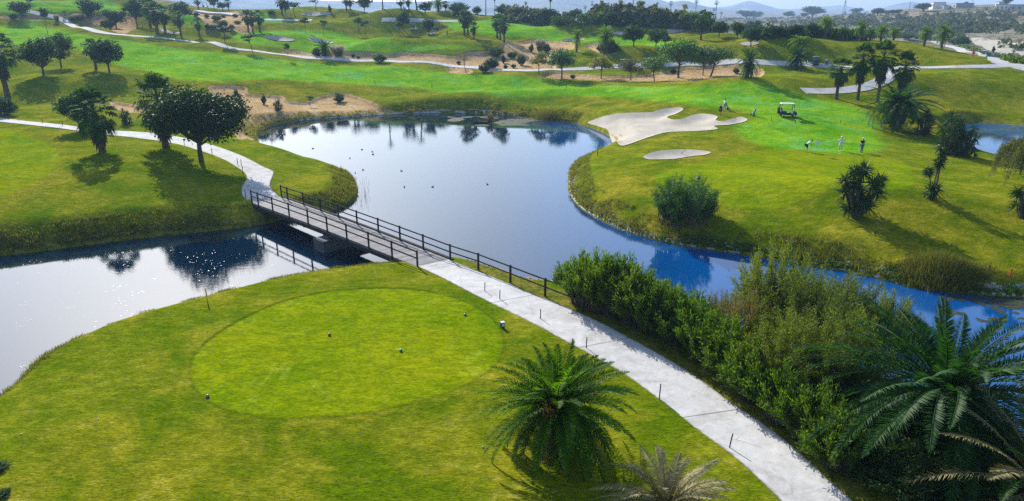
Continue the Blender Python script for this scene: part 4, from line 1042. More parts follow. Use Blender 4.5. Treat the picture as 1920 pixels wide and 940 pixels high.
# kind, base x, base y, top y, width, label, category, group
T = [
 # near left
 ('fanshort',192,285,162,72,'fan palm with a round skirted head just below the bend of the left path','palm tree','palms by the left path'),
 ('fanshort',311,277,136,76,'fan palm half hidden by the big dark tree beside the left path','palm tree','palms by the left path'),
 ('round',150,246,170,62,'dark tree leaning out behind the fan palm on the far side of the left path','tree',None),
 ('fan',14,184,58,66,'tall fan palm at the left edge of the photo above the path','palm tree',None),
 ('bush',8,216,182,40,'dark bush on the path edge at the far left under the tall fan palm','bush',None),  # bush added where the tall fan palm's shadow darkens the path edge
 ('yuccabush',237,233,203,22,'small spiky plant between the left fan palms on the dark strip','yucca',None),
 ('round',82,141,72,62,'left tree of the pair with bare trunks on the grassy slope','tree','trees on the left slope'),
 ('round',115,128,63,50,'right tree of the pair with bare trunks on the grassy slope','tree','trees on the left slope'),
 ('fanfar',180,130,72,32,'small fan palm touching the dark tree on the left slope','palm tree',None),
 ('round',205,135,73,54,'dark round tree standing right of the small fan palm on the left slope','tree','trees on the left slope'),
 # upper left
 ('round',42,33,3,38,'round tree in the upper left corner above the pale path','tree',TC),
 ('round',57,10,-14,16,'tree cut by the top edge above the upper left corner tree','tree',TC),
 ('sapling',90,62,14,19,'thin trunked young tree left of the start of the pale path','tree',TC),
 ('bush',26,37,26,12,'low bush on the dry ground at the top left corner','bush','bushes at the top left'),
 ('sapling',124,33,20,9,'tiny young tree between the pale path and the pampas tuft','tree',TC),
 ('pampas',150,38,25,20,'pale pampas tuft left of the broad tree at the top left','grass tuft','pampas tufts'),
 ('bush',137,40,31,14,'dark bush touching the pampas tuft at the top left','bush','bushes at the top left'),
 ('pampas',107,40,27,9,'small pampas tuft on the pale path edge at the top left','grass tuft','pampas tufts'),
 ('round',172,34,-2,40,'broad round tree with its crown at the top edge above the pale path','tree',TC),
 ('bush',164,33,23,11,'small bush at the foot of the broad round tree at the top edge','bush','bushes at the top left'),
 ('round',218,53,19,42,'wide low tree right of the pale path at upper left','tree',TC),
 ('bush',203,55,37,23,'round dark bush in front of the wide low tree','bush','bushes at the top left'),
 ('round',258,47,-4,42,'very dark tall tree left of the fan palm cluster at the top','tree',TC),
 ('fanfar',295,62,3,40,'thick fan palm, the front one of the cluster at the top left','palm tree','fan palm cluster at the top left'),
 ('fanfar',310,61,10,34,'fan palm just behind and right of the thick one at the top left','palm tree','fan palm cluster at the top left'),
 ('fanfar',282,50,-6,34,'fan palm at the back of the cluster at the top left','palm tree','fan palm cluster at the top left'),
 ('round',338,40,3,40,'dark round tree right of the fan palm cluster at the top','tree',TC),
 ('fanfar',339,66,20,24,'fan palm standing alone above the pale path, left of the shorter one','palm tree','fan palms along the pale path'),
 ('fanfar',374,66,32,22,'shorter fan palm right of the lone one above the pale path','palm tree','fan palms along the pale path'),
 ('sapling',423,80,49,26,'young lollipop tree on the lower side of the pale path','tree','young trees on the slopes'),
 ('round',420,62,38,18,'dark small tree right behind the lollipop tree','tree',None),
 ('pampas',401,55,44,15,'pale and dark tuft on the dry patch below the top trees','grass tuft','pampas tufts'),
 ('bush',390,54,44,12,'bush left of the tuft on the dry patch','bush','bushes on the dry patch at the top'),
 ('bush',435,56,46,10,'bush right of the lollipop tree on the dry patch','bush','bushes on the dry patch at the top'),
 ('bush',406,40,28,16,'largest bush in the middle of the dry patch at the top','bush','bushes on the dry patch at the top'),
 ('bush',388,34,27,9,'small bush left of the largest one on the dry patch','bush','bushes on the dry patch at the top'),
 ('bush',368,31,23,11,'bush at the left end of the dry patch at the top','bush','bushes on the dry patch at the top'),
 ('bush',419,33,28,9,'small bush on the upper rim of the dry patch','bush','bushes on the dry patch at the top'),
 ('bush',441,33,26,10,'bush at the upper right of the dry patch','bush','bushes on the dry patch at the top'),
 ('bush',446,46,39,13,'flat bush at the right side of the dry patch','bush','bushes on the dry patch at the top'),
 ('fanfar',372,17,-5,15,'small palm at the top edge left of the dry patch','palm tree','palms along the top edge'),
 ('round',401,18,-10,20,'tree at the top edge above the dry patch','tree','trees along the top edge'),
 ('round',418,20,4,18,'round tree left of a palm at the top edge','tree','trees along the top edge'),
 ('fanfar',429,20,-2,13,'narrow palm at the top edge right of the round tree','palm tree','palms along the top edge'),
 ('fanfar',466,60,18,23,'left one of the twin fan palms by the bush','palm tree','twin fan palms'),
 ('fanfar',474,60,20,22,'middle fan palm beside the round crowned young tree','palm tree','twin fan palms'),
 ('fanfar',488,60,18,23,'fan palm right of the twin pair on the upper slope','palm tree','twin fan palms'),
 ('sapling',473,98,64,25,'young tree with a dark round crown beside the pale path','tree','young trees on the slopes'),
 # top middle
 ('fanfar',529,27,-6,20,'bushy palm at the top edge casting a broad shadow','palm tree','palms along the top edge'),
 ('round',536,27,0,18,'dark tree joined to the bushy palm at the top','tree','trees along the top edge'),
 ('sapling',553,30,4,22,'tree with a bare stem right of the bushy palm','tree','trees along the top edge'),
 ('bush',509,27,19,14,'low bush left of the bushy palm at the top','bush',None),
 ('sapling',594,21,-6,26,'tree at the top edge above a sand bunker','tree','trees along the top edge'),
 ('cypress',619,24,8,6,'thin conical shrub near the top edge','shrub',None),
 ('fanfar',650,19,-8,18,'left palm of the pair at the top edge of the central knoll','palm tree','palms along the top edge'),
 ('fanfar',657,19,-6,18,'right palm of the pair at the top edge of the central knoll','palm tree','palms along the top edge'),
 ('round',684,19,-8,28,'broad tree on the central knoll at the top edge','tree','trees along the top edge'),
 ('sapling',573,63,32,16,'slim young tree left of the second one on the middle slope','tree','young trees on the slopes'),
 ('sapling',607,65,38,14,'slim young tree alone in the middle of the slope','tree','young trees on the slopes'),
 ('sapling',673,62,32,18,'left young tree of the pair below the central knoll','tree','young trees on the slopes'),
 ('sapling',686,66,39,17,'right young tree of the pair below the central knoll','tree','young trees on the slopes'),
 ('round',755,54,22,24,'dark tree above the young tree on the central slope','tree',None),
 ('sapling',749,66,40,15,'young tree under the dark tree on the central slope','tree','young trees on the slopes'),
 ('round',804,67,36,23,'tree left of the parked white cart on the far fairway','tree',None),
 ('sapling',819,72,51,15,'small young tree in front of the white cart on the far fairway','tree','young trees on the slopes'),
 ('round',798,27,3,25,'round tree on the brow of the hill at the top centre','tree','trees along the top edge'),
 ('fantall',717,10,-26,14,'tall palm trunk rising past the top edge over the knoll','palm tree','palms along the top edge'),
 ('fanfar',752,19,-5,17,'left palm above the parked vehicles at the top','palm tree','palms along the top edge'),
 ('fanfar',766,19,-8,17,'right palm above the parked vehicles at the top','palm tree','palms along the top edge'),
 ('fantall',781,12,-18,18,'palm with a thick trunk cut by the top edge, right of the parked vehicles','palm tree','palms along the top edge'),
 ('datefar',822,22,-5,30,'wide feathery palm on the brow of the hill','palm tree',None),
 ('fanfar',836,22,2,16,'fan palm leaning on the wide feathery palm','palm tree',None),
 ('bush',861,25,5,34,'wide domed bush left of the palms on the skyline','bush','big bushes on the skyline'),
 ('bush',855,31,22,10,'small bush in front of the wide domed bush','bush','big bushes on the skyline'),
 ('bush',894,25,12,15,'grey bush between the two domed bushes on the skyline','bush','big bushes on the skyline'),
 ('bush',945,27,8,30,'dark domed bush at the skyline right of the palm trio','bush','big bushes on the skyline'),
 ('fanfar',871,66,17,27,'tallest palm of the left trio on the ridge','palm tree','left palm trio on the ridge'),
 ('fanfar',877,66,20,24,'second palm of the left trio on the ridge','palm tree','left palm trio on the ridge'),
 ('fanfar',889,75,40,19,'short palm of the left trio on the ridge','palm tree','left palm trio on the ridge'),
 ('fanfar',932,72,26,24,'left palm of the right trio on the ridge','palm tree','right palm trio on the ridge'),
 ('fanfar',938,75,25,22,'middle palm of the right trio on the ridge','palm tree','right palm trio on the ridge'),
 ('fanfar',945,80,29,23,'front palm of the right trio on the ridge','palm tree','right palm trio on the ridge'),
 ('datelow',609,106,75,34,'dark low palm on the dry strip left of the pampas tuft','palm tree',None),
 ('bush',595,107,90,16,'dark bush at the left foot of the low palm on the dry strip','bush',None),
 ('pampas',634,105,84,24,'pale pampas tuft on the dry strip by the low palm','grass tuft','pampas tufts'),
 ('greenbush',712,118,99,23,'bright green shrub alone beside the dry strip','shrub',None),
 ('bare',874,137,96,38,'nearly leafless spreading tree on the dry strip','tree',None),
 ('bush',931,106,89,26,'large round bush at the upper edge of the dry strip','bush','bushes on the dry strip'),
 ('bush',921,131,109,25,'spiky bush above the smaller one right of the leafless tree','bush','bushes on the dry strip'),
 ('bush',908,136,120,20,'low dark bush right of the leafless tree beside the path','bush','bushes on the dry strip'),
 ('cypress',948,130,120,8,'small green tuft right of the spiky bush on the path edge','bush','bushes on the dry strip'),
 ('cypress',944,119,102,9,'cactus like upright plant on the dry strip','shrub',None),
 ('bush',957,109,98,11,'small bush right of the large round one on the dry strip','bush','bushes on the dry strip'),
 ('bush',860,121,114,8,'small bush left of the leafless tree on the bare ground','bush','bushes on the dry strip'),
 ('bush',662,108,101,7,'little bush right of the pampas tuft on the dry strip','bush','bushes on the dry strip'),
 ('bush',672,110,105,7,'tiny low bush below the little one right of the pampas tuft','bush','bushes on the dry strip'),
 ('sapling',540,110,81,10,'very thin young tree at the left end of the dry strip','tree','young trees on the slopes'),
 ('cypress',996,98,81,9,'dark conical bush on the brown hollow at centre right','bush','bushes in the brown hollow'),
 ('pampas',1013,97,73,18,'pampas tuft at the top of the brown hollow','grass tuft','pampas tufts'),
 ('bush',1025,101,82,14,'green bush right of the pampas tuft in the brown hollow','bush','bushes in the brown hollow'),
 ('bush',978,123,103,15,'upright green bush left of the yellow tree','bush','bushes in the brown hollow'),
 ('bush',963,110,98,12,'dark bush at the left rim of the brown hollow','bush','bushes in the brown hollow'),
 ('bush',963,128,120,9,'low bush beside the path left of the yellow tree','bush','bushes in the brown hollow'),
 ('yellow',1010,138,97,31,'yellow leaved small tree beside the path','tree',None),
 ('acacia',1053,147,90,56,'wide green tree right of the yellow one beside the path','tree','green trees along the brown bed'),
 ('yellow',1127,147,104,44,'yellow green tree in the middle of the brown bed','tree',None),
 ('olive',1182,151,109,42,'sparse reddish brown tree in the brown bed','tree','sparse trees in the brown bed'),
 ('acacia',1228,153,106,44,'leaning tree right of the sparse reddish one','tree','green trees along the brown bed'),
 ('acacia',1272,146,72,76,'largest green tree of the brown bed with two trunks','tree','green trees along the brown bed'),
 ('acacia',1331,144,84,72,'broad dark green tree right of the largest one in the brown bed','tree','green trees along the brown bed'),
 ('acacia',1318,142,94,40,'smaller tree squeezed between the two broad green ones','tree','green trees along the brown bed'),
 ('datelow',1401,146,88,38,'two tiered shaggy palm at the right end of the brown bed','palm tree',None),
 ('bush',1074,148,140,9,'tiny dark bush under the wide green tree in the brown bed','bush','small bushes in the brown bed'),
 ('bush',1262,138,129,11,'small bush left of the largest tree trunks in the brown bed','bush','small bushes in the brown bed'),
 ('bush',1380,138,128,11,'small bush left of the two tiered palm','bush','small bushes in the brown bed'),
 ('datefar',1081,98,53,22,'slim trunked feathery palm above the wide green tree','palm tree',None),
 ('datefar',1134,101,46,38,'large feathery palm with a bush at its foot','palm tree',None),
 ('bush',1146,100,76,27,'dark bush right of the large feathery palm trunk','bush','bushes at the feathery palm'),
 ('bush',1127,98,82,16,'dark bush left of the large feathery palm trunk','bush','bushes at the feathery palm'),
 ('round',1188,88,46,40,'left dark tree of the two standing on the far fairway','tree','two dark trees on the far fairway'),
 ('round',1230,88,55,36,'right dark tree of the two standing on the far fairway','tree','two dark trees on the far fairway'),
 ('round',1247,84,64,22,'low crown touching the right side of the second dark fairway tree','tree',None),
 ('fanfar',1314,75,18,26,'thick fan palm before the skyline right of the two dark trees','palm tree',None),
 ('fanfar',1328,60,22,22,'palm just behind the thick fan palm on the skyline','palm tree','palms on the right skyline'),
 ('datefar',1283,54,22,22,'left feathery palm of the skyline group','palm tree','palms on the right skyline'),
 ('datefar',1299,56,19,28,'right feathery palm of the skyline group','palm tree','palms on the right skyline'),
 ('round',1348,70,40,28,'round tree on the ridge right of the thick fan palm','tree','round trees on the right ridge'),
 ('round',1382,73,41,25,'second round tree on the ridge right of the thick fan palm','tree','round trees on the right ridge'),
 ('round',1407,64,38,30,'tree behind the round crowned one near the small bunker','tree','round trees on the right ridge'),
 ('round',1407,88,49,36,'round crowned tree in front of the ridge by a small bunker','tree','round trees on the right ridge'),
 ('round',1455,71,48,32,'leftmost of the trees lining the far side of the right ridge','tree','trees behind the right ridge'),
 ('round',1489,70,46,32,'second of the trees lining the far side of the right ridge','tree','trees behind the right ridge'),
 ('round',1523,70,43,27,'tree just left of the tall feathery palm on the right ridge','tree','trees behind the right ridge'),
 ('datefar',1546,72,29,34,'tall feathery palm standing over the right ridge','palm tree',None),
 ('datefar',1580,77,49,32,'low feathery palm right of the tall one on the right ridge','palm tree','feathery palms on the right ridge'),
 ('datefar',1612,79,38,27,'dark feathery palm right behind the row of fan palms','palm tree','feathery palms on the right ridge'),
 ('datefar',1631,78,50,22,'small feathery palm behind the fan palms on the ridge','palm tree','feathery palms on the right ridge'),
 ('datefar',1651,78,46,26,'spreading feathery palm behind the fan palms on the ridge','palm tree','feathery palms on the right ridge'),
 ('datefar',1675,76,50,26,'feathery palm at the right end of the group behind the fan palms','palm tree','feathery palms on the right ridge'),
 ('bush',1700,74,64,20,'low bush on the ridge between the feathery palms','bush',None),
 ('datefar',1732,87,48,26,'left feathery palm at the start of the descending path','palm tree','palms at the descending path'),
 ('datefar',1765,91,44,31,'right feathery palm at the start of the descending path','palm tree','palms at the descending path'),
 ('datefar',1497,100,66,42,'upper crown of the shaggy palm clump left of the dark cart','palm tree',None),
 ('datelow',1492,128,86,40,'shaggy lower palm of the clump left of the dark cart','palm tree',None),
 ('fan',1568,186,108,45,'leftmost fan palm of the four beside the curved path','palm tree','four fan palms by the curved path'),
 ('fan',1607,187,80,42,'second fan palm of the four with a bare curved trunk','palm tree','four fan palms by the curved path'),
 ('fan',1644,192,75,46,'third and tallest fan palm of the four by the curved path','palm tree','four fan palms by the curved path'),
 ('fan',1685,200,95,42,'fan palm rising behind the broad date palm','palm tree','four fan palms by the curved path'),
 ('yuccabush',1731,253,206,37,'round yucca clump right of the broad date palm','yucca','yucca clumps by the small pond'),
 ('yuccabush',1775,289,208,52,'tallest yucca clump beside the small pond','yucca','yucca clumps by the small pond'),
 ('yuccabush',1806,293,232,46,'darker yucca clump on the right against the small pond','yucca','yucca clumps by the small pond'),
 ('bush',1803,86,68,25,'bright bush above the descending path','bush','bushes along the descending path'),
 ('bush',1790,84,72,18,'dark bush left of the bright one above the descending path','bush','bushes along the descending path'),
 ('cypress',1862,99,86,6,'small conical tree on the pale sand field','tree',None),
 ('fantall',1897,112,92,8,'tiny thin palm on the pale sand field','palm tree',None),
 ('yuccabush',1890,113,99,10,'small green yucca left of the tiny thin palm','yucca',None),
 # dry shrubs in the waste bed by the lake
 ('cypress',445,191,166,13,'upright green shrub at the left of the dry bank','shrub','shrubs on the dry bank'),
 ('cypress',495,196,176,9,'thin two tier shrub on the dry bank','shrub','shrubs on the dry bank'),
 ('yuccabush',522,208,185,17,'spiky green plant in the middle of the dry bank','yucca',None),
 ('cypress',458,216,195,9,'sparse upright shrub beside the big dark tree on the dry bank','shrub','shrubs on the dry bank'),
 ('sapling',581,199,180,15,'little umbrella shaped tree on the dry bank','tree',None),
 ('bush',636,192,180,18,'dark low bush with a flat top on the dry bank','bush','shrubs on the dry bank'),
 ('olive',636,190,173,19,'flat crowned small tree over the dark low bush on the dry bank','tree',None),
 # yuccas right
]
tall = [(986,26,3,8),(1032,17,-8,9),(1097,31,10,9),(1110,31,2,7),(1150,30,6,8),(1162,29,-3,9),(1175,28,9,7),(1204,31,2,8),(1256,31,2,8),(1342,34,1,9),(1304,26,-2,9),(1337,34,15,7),(928,24,-8,7),(911,22,-10,7),(1240,30,14,10),(1352,34,22,7)]
ORD = ['first','second','third','fourth','fifth','sixth','seventh','eighth','ninth','tenth','eleventh','twelfth','thirteenth','fourteenth','fifteenth','sixteenth']
for i, (x, y, t_, w) in enumerate(sorted(tall)):
    T.append(('fantall', x, y, t_, w, f'{ORD[i]} thin tall palm, counted from the left along the skyline', 'palm tree', 'thin tall palms on the skyline'))
for a in T: plant(*a)
# skyline row of dark trees beyond the central ridge
for i, (x, y, t_, w, l) in enumerate([(970,33,14,22,'dark tree at the left end of the skyline row'),(1031,45,15,36,'largest dark tree of the skyline row'),(1075,43,17,32,'broad dark tree right of the largest in the skyline row'),
     (1145,47,22,24,'round tree between the skyline palms'),(1209,50,30,17,'bright green tree in the skyline hedge'),(1170,48,32,26,'low dark tree in the skyline hedge left of the bright green one'),(1250,50,38,26,'low dark tree in the skyline hedge right of the bright green one')]):
    plant('round', x, y, t_, w, l + ' beyond the ridge', 'tree', 'dark trees of the skyline row')
plant('datefar', 1125, 48, 20, 20, 'small feathery palm rising from the skyline hedge', 'palm tree')

# scattered far shrubs on the plain: nobody could count them
def far_scrub():
    g = np.random.default_rng(90); b = MB(); pts = []
    for _ in range(6500):
        px = g.uniform(950, 2000); py = g.uniform(16, 112)
        lo_ = np.interp(px, [950, 1100, 1440, 1600, 1750, 1830, 2000], [27, 27, 27, 27, 22, 18, 14]); hi_ = np.interp(px, [950, 1030, 1250, 1440, 1700, 1780, 1850, 2000], [44, 50, 52, 70, 72, 80, 92, 108])
        if not lo_ < py < hi_: continue
        if px > 1800 and py > 66 and g.random() < .95: continue
        p = hit(px, py); dist = math.hypot(p[0], p[1])
        if dist < 235: continue
        dens = vnoise(np.array(p[0] / 45 + 3), np.array(p[1] / 45 + 8))
        if dens < -0.05 and g.random() > .25: continue
        W = g.uniform(1.6, 5.0) * (1.5 if dens > .15 else 1); Hh = W * g.uniform(.45, .8)
        n = 26; dd = rand_dirs(n, g); dd[:, 2] = abs(dd[:, 2]); q = p + dd * [W * .5, W * .5, Hh] * g.uniform(.6, 1, (n, 1))
        a = unit(rand_dirs(n, g) + [0, 0, .6]); s = unit(np.cross(a, rand_dirs(n, g)))
        V, F = kites(q - a * W * .16, q + a * W * .16, s, W * .12, .5); b.add(V, F)
    tag(b.build('scrubland', L_SCRUB), 'grey green scrub covering the far plain', 'scrub', kind='stuff')
far_scrub()
# hedge-like band behind the central ridge
def band(name, mat, x0, x1, yf, W, label, n=300, seed=1, sc=1.0):
    g = np.random.default_rng(seed); b = MB()
    for _ in range(n):
        px = g.uniform(x0, x1); p = hit(px, yf(px) + g.uniform(-3, 2))
        Wd = g.uniform(.6, 1.3) * W; m = 60; d = rand_dirs(m, g); d[:, 2] = abs(d[:, 2])
        q = p + d * [Wd * .6, Wd * .6, Wd * .75] * g.uniform(.5, 1, (m, 1)); a = unit(rand_dirs(m, g) + [0, 0, .4]); s = unit(np.cross(a, rand_dirs(m, g)))
        V, F = kites(q - a * .2 * sc, q + a * .25 * sc, s, .12 * sc, .5); b.add(V, F)
    tag(b.build(name, mat), label, 'shrubs', kind='stuff')
band('ridge_shrubbery', L_ROUND, 965, 1450, lambda x: np.interp(x, [960,1010,1060,1115,1170,1260,1335,1435], [31,45,48,44,49,50,56,70]), 3.5, 'dark shrubbery lining the far side of the ridge', 105, 2, 2.2)
band('ridge_shrubbery_grey', L_SCRUB, 965, 1440, lambda x: np.interp(x, [960,1010,1060,1115,1170,1260,1335,1435], [27,38,42,38,42,43,48,62]), 4.6, 'grey green shrubbery behind the dark row on the ridge', 150, 3, 2.4)
band('field_hedge', L_ROUND, 1440, 1745, lambda x: np.interp(x, [1440,1540,1615,1690,1750], [68,69,73,70,74]), 3.0, 'low hedge along the far foot of the right ridge', 120, 4, 1.9)
band('path_side_plants', L_OLEANDER, 1800, 1930, lambda x: np.interp(x, [1795,1820,1850,1880,1930], [86,93,103,112,120]), 1.6, 'mixed low plants beside the descending path', 110, 5, 1.2)

# ------------------------------------------------------------------ big dark tree by the bridge
big = broad_tree('broadleaf_tree', 7.6, 9.4, 101, L_BROAD, 26000, .23, .24, .24, 16, flat=.72, csize=.13)
def put(o, bx, by, label, cat, group=None, rot=0.0, s=1.0, dz=0.0):
    p = hit(bx, by); o.location = (p[0], p[1], p[2] + dz); o.rotation_euler = (0, 0, rot); o.scale = (s, s, s) if not isinstance(s, tuple) else s
    tag(o, label, cat, group); return o
p_ = hit(378, 303); h_ = px_height(p_, 163); bw, bh = bounds(big)
put(big, 378, 303, 'large dark spreading tree on the grass above the bridge', 'tree', rot=0.6, s=(152 * px_scale(p_) / bw, 152 * px_scale(p_) / bw, h_ / bh))

# foreground palms
o = date_palm('date_palm', 1.9, .34, 128, 2.95, 70, .42, .024, 201, L_DATE, .08, fruit=True, el1=-.72, droop=1.02)
put(o, 1040, 842, 'date palm with orange fruit clusters on the lawn beside the tee', 'palm tree', rot=.4)
o = date_palm('date_palm', 2.7, .45, 140, 5.2, 84, .55, .028, 202, L_DATE_D, .03, el1=-1.0, droop=1.2)
put(o, 1745, 850, 'largest date palm, deep green, at the right edge between bushes and water', 'palm tree', rot=1.1)
o = date_palm('date_palm', 1.4, .4, 84, 4.6, 76, .45, .023, 203, L_DATE_D, .0, el1=-.5, droop=1.1, dry_mat=L_HALFDRY, dr_elev=.55)
put(o, 1935, 985, 'date palm with fading grey brown fronds in the bottom right corner', 'palm tree', rot=2.0)
o = date_palm('date_palm', .55, .3, 50, 2.5, 60, .34, .020, 204, L_HALFDRY, .5, el1=-.4, droop=1.35, dry_mat=L_DRY, dr_elev=.6)
put(o, 1248, 975, 'dried out palm with straw coloured fronds at the bottom edge', 'palm tree', rot=.9)
# broad date palm by the green
o = date_palm('date_palm', 3.2, .42, 84, 3.7, 44, .6, .045, 205, L_DATE_D, .06, droop=1.25, el1=-.9)
p_ = hit(1677, 243); bw, bh = bounds(o); put(o, 1677, 243, 'broad date palm at the back of the putting green', 'palm tree', s=(122 * px_scale(p_) / bw,) * 2 + (px_height(p_, 158) / bh,))

# yuccas on the right bank
o = yucca('yucca', [(-.5,0,.7,.62),(.5,.2,.8,.62),(0,-.4,1.1,.62),(-.75,.1,1.7,.6),(.8,0,1.6,.62),(.1,.2,1.6,.6),(-.4,-.2,2.2,.6),(.45,-.1,2.3,.62),(-.9,0,2.4,.6),(.95,.1,2.35,.6),(0,.1,3.0,.65),(-.4,.2,2.9,.55)], 301, 120)
p_ = hit(1607, 408); bw, bh = bounds(o); put(o, 1607, 408, 'big many headed yucca on the slope in front of the green', 'yucca', 'yuccas on the right slope', s=(84 * px_scale(p_) / bw,) * 2 + (px_height(p_, 306) / bh,))
o = yucca('yucca', [(.05,0,.8,.75),(-.05,.1,.5,.6),(-.5,0,1.9,.45),(.05,.1,2.5,.52),(.1,0,2.9,.4),(.05,.05,3.3,.3)], 302, 110, tw=.045)
p_ = hit(1747, 373); bw, bh = bounds(o); put(o, 1747, 373, 'slender yucca with three separate heads beside the green', 'yucca', 'yuccas on the right slope', s=(40 * px_scale(p_) / bw,) * 2 + (px_height(p_, 276) / bh,))
o = yucca('yucca', [(.3,0,.6,.6),(-.2,.2,.8,.6),(.3,.1,1.3,.6),(-.4,0,1.7,.5),(.2,.1,2.1,.55),(.6,-.2,2.5,.5),(0,0,2.7,.4)], 303, 110)
p_ = hit(1916, 408); bw, bh = bounds(o); put(o, 1916, 408, 'yucca cut by the right edge of the photo on the slope', 'yucca', 'yuccas on the right slope', s=(60 * px_scale(p_) / bw,) * 2 + (px_height(p_, 322) / bh,))
# feathery bush on the bank
o = stem_bush('feathery_bush', 2.3, 4.2, 304, L_FEATHER, 190, 130, .20, .014, spread=1.0, droop=.15, offs=.04, base=.40, hmin=.35)
p_ = hit(1282, 414); bw, bh = bounds(o); put(o, 1282, 414, 'feathery green bush alone on the bank below the green', 'bush', s=(108 * px_scale(p_) / bw,) * 2 + (px_height(p_, 333) / bh,))

# willow hanging at the right edge
def willow():
    g = np.random.default_rng(310); root = empty('willow_tree', (0, 0, 0)); tr, lf = MB(), MB()
    P = limb(tr, (0, 0, -.2), (.2, 0, 2.4), .2, .13, g, .03); top = P[-1]
    for k in range(420):
        a = g.uniform(0, 2 * math.pi); r = 3.2 * math.sqrt(g.random()); zt = 5.2 - .16 * r * r * g.uniform(.6, 1.2)
        e = np.array([math.cos(a) * r, math.sin(a) * r, zt])
        if k % 6 == 0: limb(tr, top, e, .07, .012, g, .05)
        L = g.uniform(1.2, 3.2); t = np.linspace(0, 1, 5)[:, None]
        Q = e + np.array([math.cos(a), math.sin(a), 0]) * .5 * t - np.array([0, 0, 1]) * L * t ** 1.2
        tr.tube(Q, .006, 3, cap=False)
        tl = g.random(100); q = np.column_stack([np.interp(tl, t[:, 0], Q[:, j]) for j in range(3)]) + g.normal(0, .09, (100, 3))
        d = unit(np.array([0, 0, -.8]) + g.normal(0, .5, (100, 3))); V, F = kites(q, q + d * .18, unit(np.cross(d, rand_dirs(100, g))), .022, .45); lf.add(V, F)
    tr.build('trunk', B_TREE, root); lf.build('crown', L_WILLOW, root); return root
put(willow(), 1935, 352, 'yellowish weeping tree hanging over the small pond at the right edge', 'tree', s=.95)

# ------------------------------------------------------------------ planted bank right of the path
proto('oleander', lambda: stem_bush('oleander_bush', 2.5, 3.2, 401, L_OLEANDER, 110, 110, .18, .021, spread=.75, droop=-.1, offs=.055),
                  lambda: stem_bush('oleander_bush', 2.5, 3.2, 402, L_OLEANDER, 110, 110, .18, .021, spread=.75, droop=-.1, offs=.055))
proto('tamarisk', lambda: stem_bush('tamarisk_bush', 3.0, 4.0, 403, L_TAMARISK, 130, 260, .12, .011, spread=1.0, droop=.05, bark=B_GREY, offs=.04),
                  lambda: stem_bush('tamarisk_bush', 3.0, 4.0, 404, L_TAMARISK, 130, 260, .12, .011, spread=1.0, droop=.05, bark=B_GREY, offs=.04))
proto('tamariskb', lambda: stem_bush('tamarisk_bush', 3.0, 4.0, 405, L_TAMARISK_B, 120, 210, .10, .010, spread=1.0, droop=.1, bark=B_GREY, offs=.04))
proto('darkbush', lambda: stem_bush('dark_bush', 2.6, 3.6, 406, L_BROAD, 120, 110, .17, .022, spread=.9, droop=0))
# base pixel x, y, height m, width m
OL = [(1088,570,3.2,2.8,'oleander right against the last fence post'),(1142,588,3.5,3.0,'oleander between the first and second of the hedge'),(1190,608,3.4,3.0,'oleander just right of the second of the hedge'),(1118,582,3.5,2.8,'oleander bush at the left end of the hedge, next to the fence end'),
 (1165,592,3.6,3.0,'second oleander from the left end of the hedge'),
 (1215,620,3.1,3.0,'low oleander behind the widest shadow on the path'),
 (1262,640,3.0,3.0,'oleander in the middle of the path hedge'),
 (1310,672,2.8,2.8,'oleander with pale tips before the brown bushes'),
 (1362,706,3.0,2.9,'oleander where the hedge meets the brown feathery bush'),
 (1412,750,2.8,2.8,'oleander in front of the brown feathery bush, close to the path'),
 (1462,792,2.7,2.7,'dark oleander between the path and the feathery bushes'),
 (1515,828,2.6,2.6,'dark oleander left of the largest date palm'),
 (1562,872,2.4,2.5,'lowest oleander at the path edge before the bottom right corner'),
 (1240,600,2.2,2.4,'oleander on the water side of the hedge, half hidden, left one'),(1300,622,2.4,2.4,'oleander on the water side of the hedge, half hidden, right one')]
for x, y, h, w, l in OL: plant('oleander', x, y, 0, 0, l, 'bush', 'oleander bushes along the path', wabs=w, habs=h)
TM = [('tamarisk',1445,640,5.4,4.2,'feathery bush standing highest over the water'),('tamariskb',1390,668,3.6,3.2,'greyish brown feathery bush, left one of the two'),
 ('tamarisk',1500,680,4.9,4.6,'broad olive green feathery bush in the middle of the thicket'),('tamarisk',1465,745,4.0,3.8,'olive feathery bush in front, right above the oleanders'),
 ('tamarisk',1575,650,4.8,4.8,'feathery bush reaching over the water at the back of the thicket'),('tamarisk',1640,680,4.4,4.2,'feathery bush just left of the largest date palm'),
 ('tamarisk',1560,760,4.4,4.2,'dark feathery bush under the largest date palm'),('darkbush',1650,830,2.4,4.0,'shaded feathery bush right under the largest palm fronds'),
 ('tamariskb',1345,622,2.4,2.4,'small grey twiggy bush at the water edge left of the thicket'),('darkbush',1830,890,2.2,3.8,'shaded bush between the two right hand date palms'),('darkbush',1700,925,1.8,3.4,'low shaded bush at the bottom edge left of the fading palm')]
for k_, x, y, h, w, l in TM: plant(k_, x, y, 0, 0, l, 'bush', 'feathery bushes by the water', wabs=w, habs=h)

for x, y, h, w, l in [(-4,880,.22,.7,'weedy green bush in the lower left corner, upper one'),(2,930,.2,.6,'weedy green bush in the lower left corner, lower one')]:
    plant('bush', x, y, 0, 0, l, 'bush', 'weedy bushes in the lower left corner', wabs=w, habs=h)
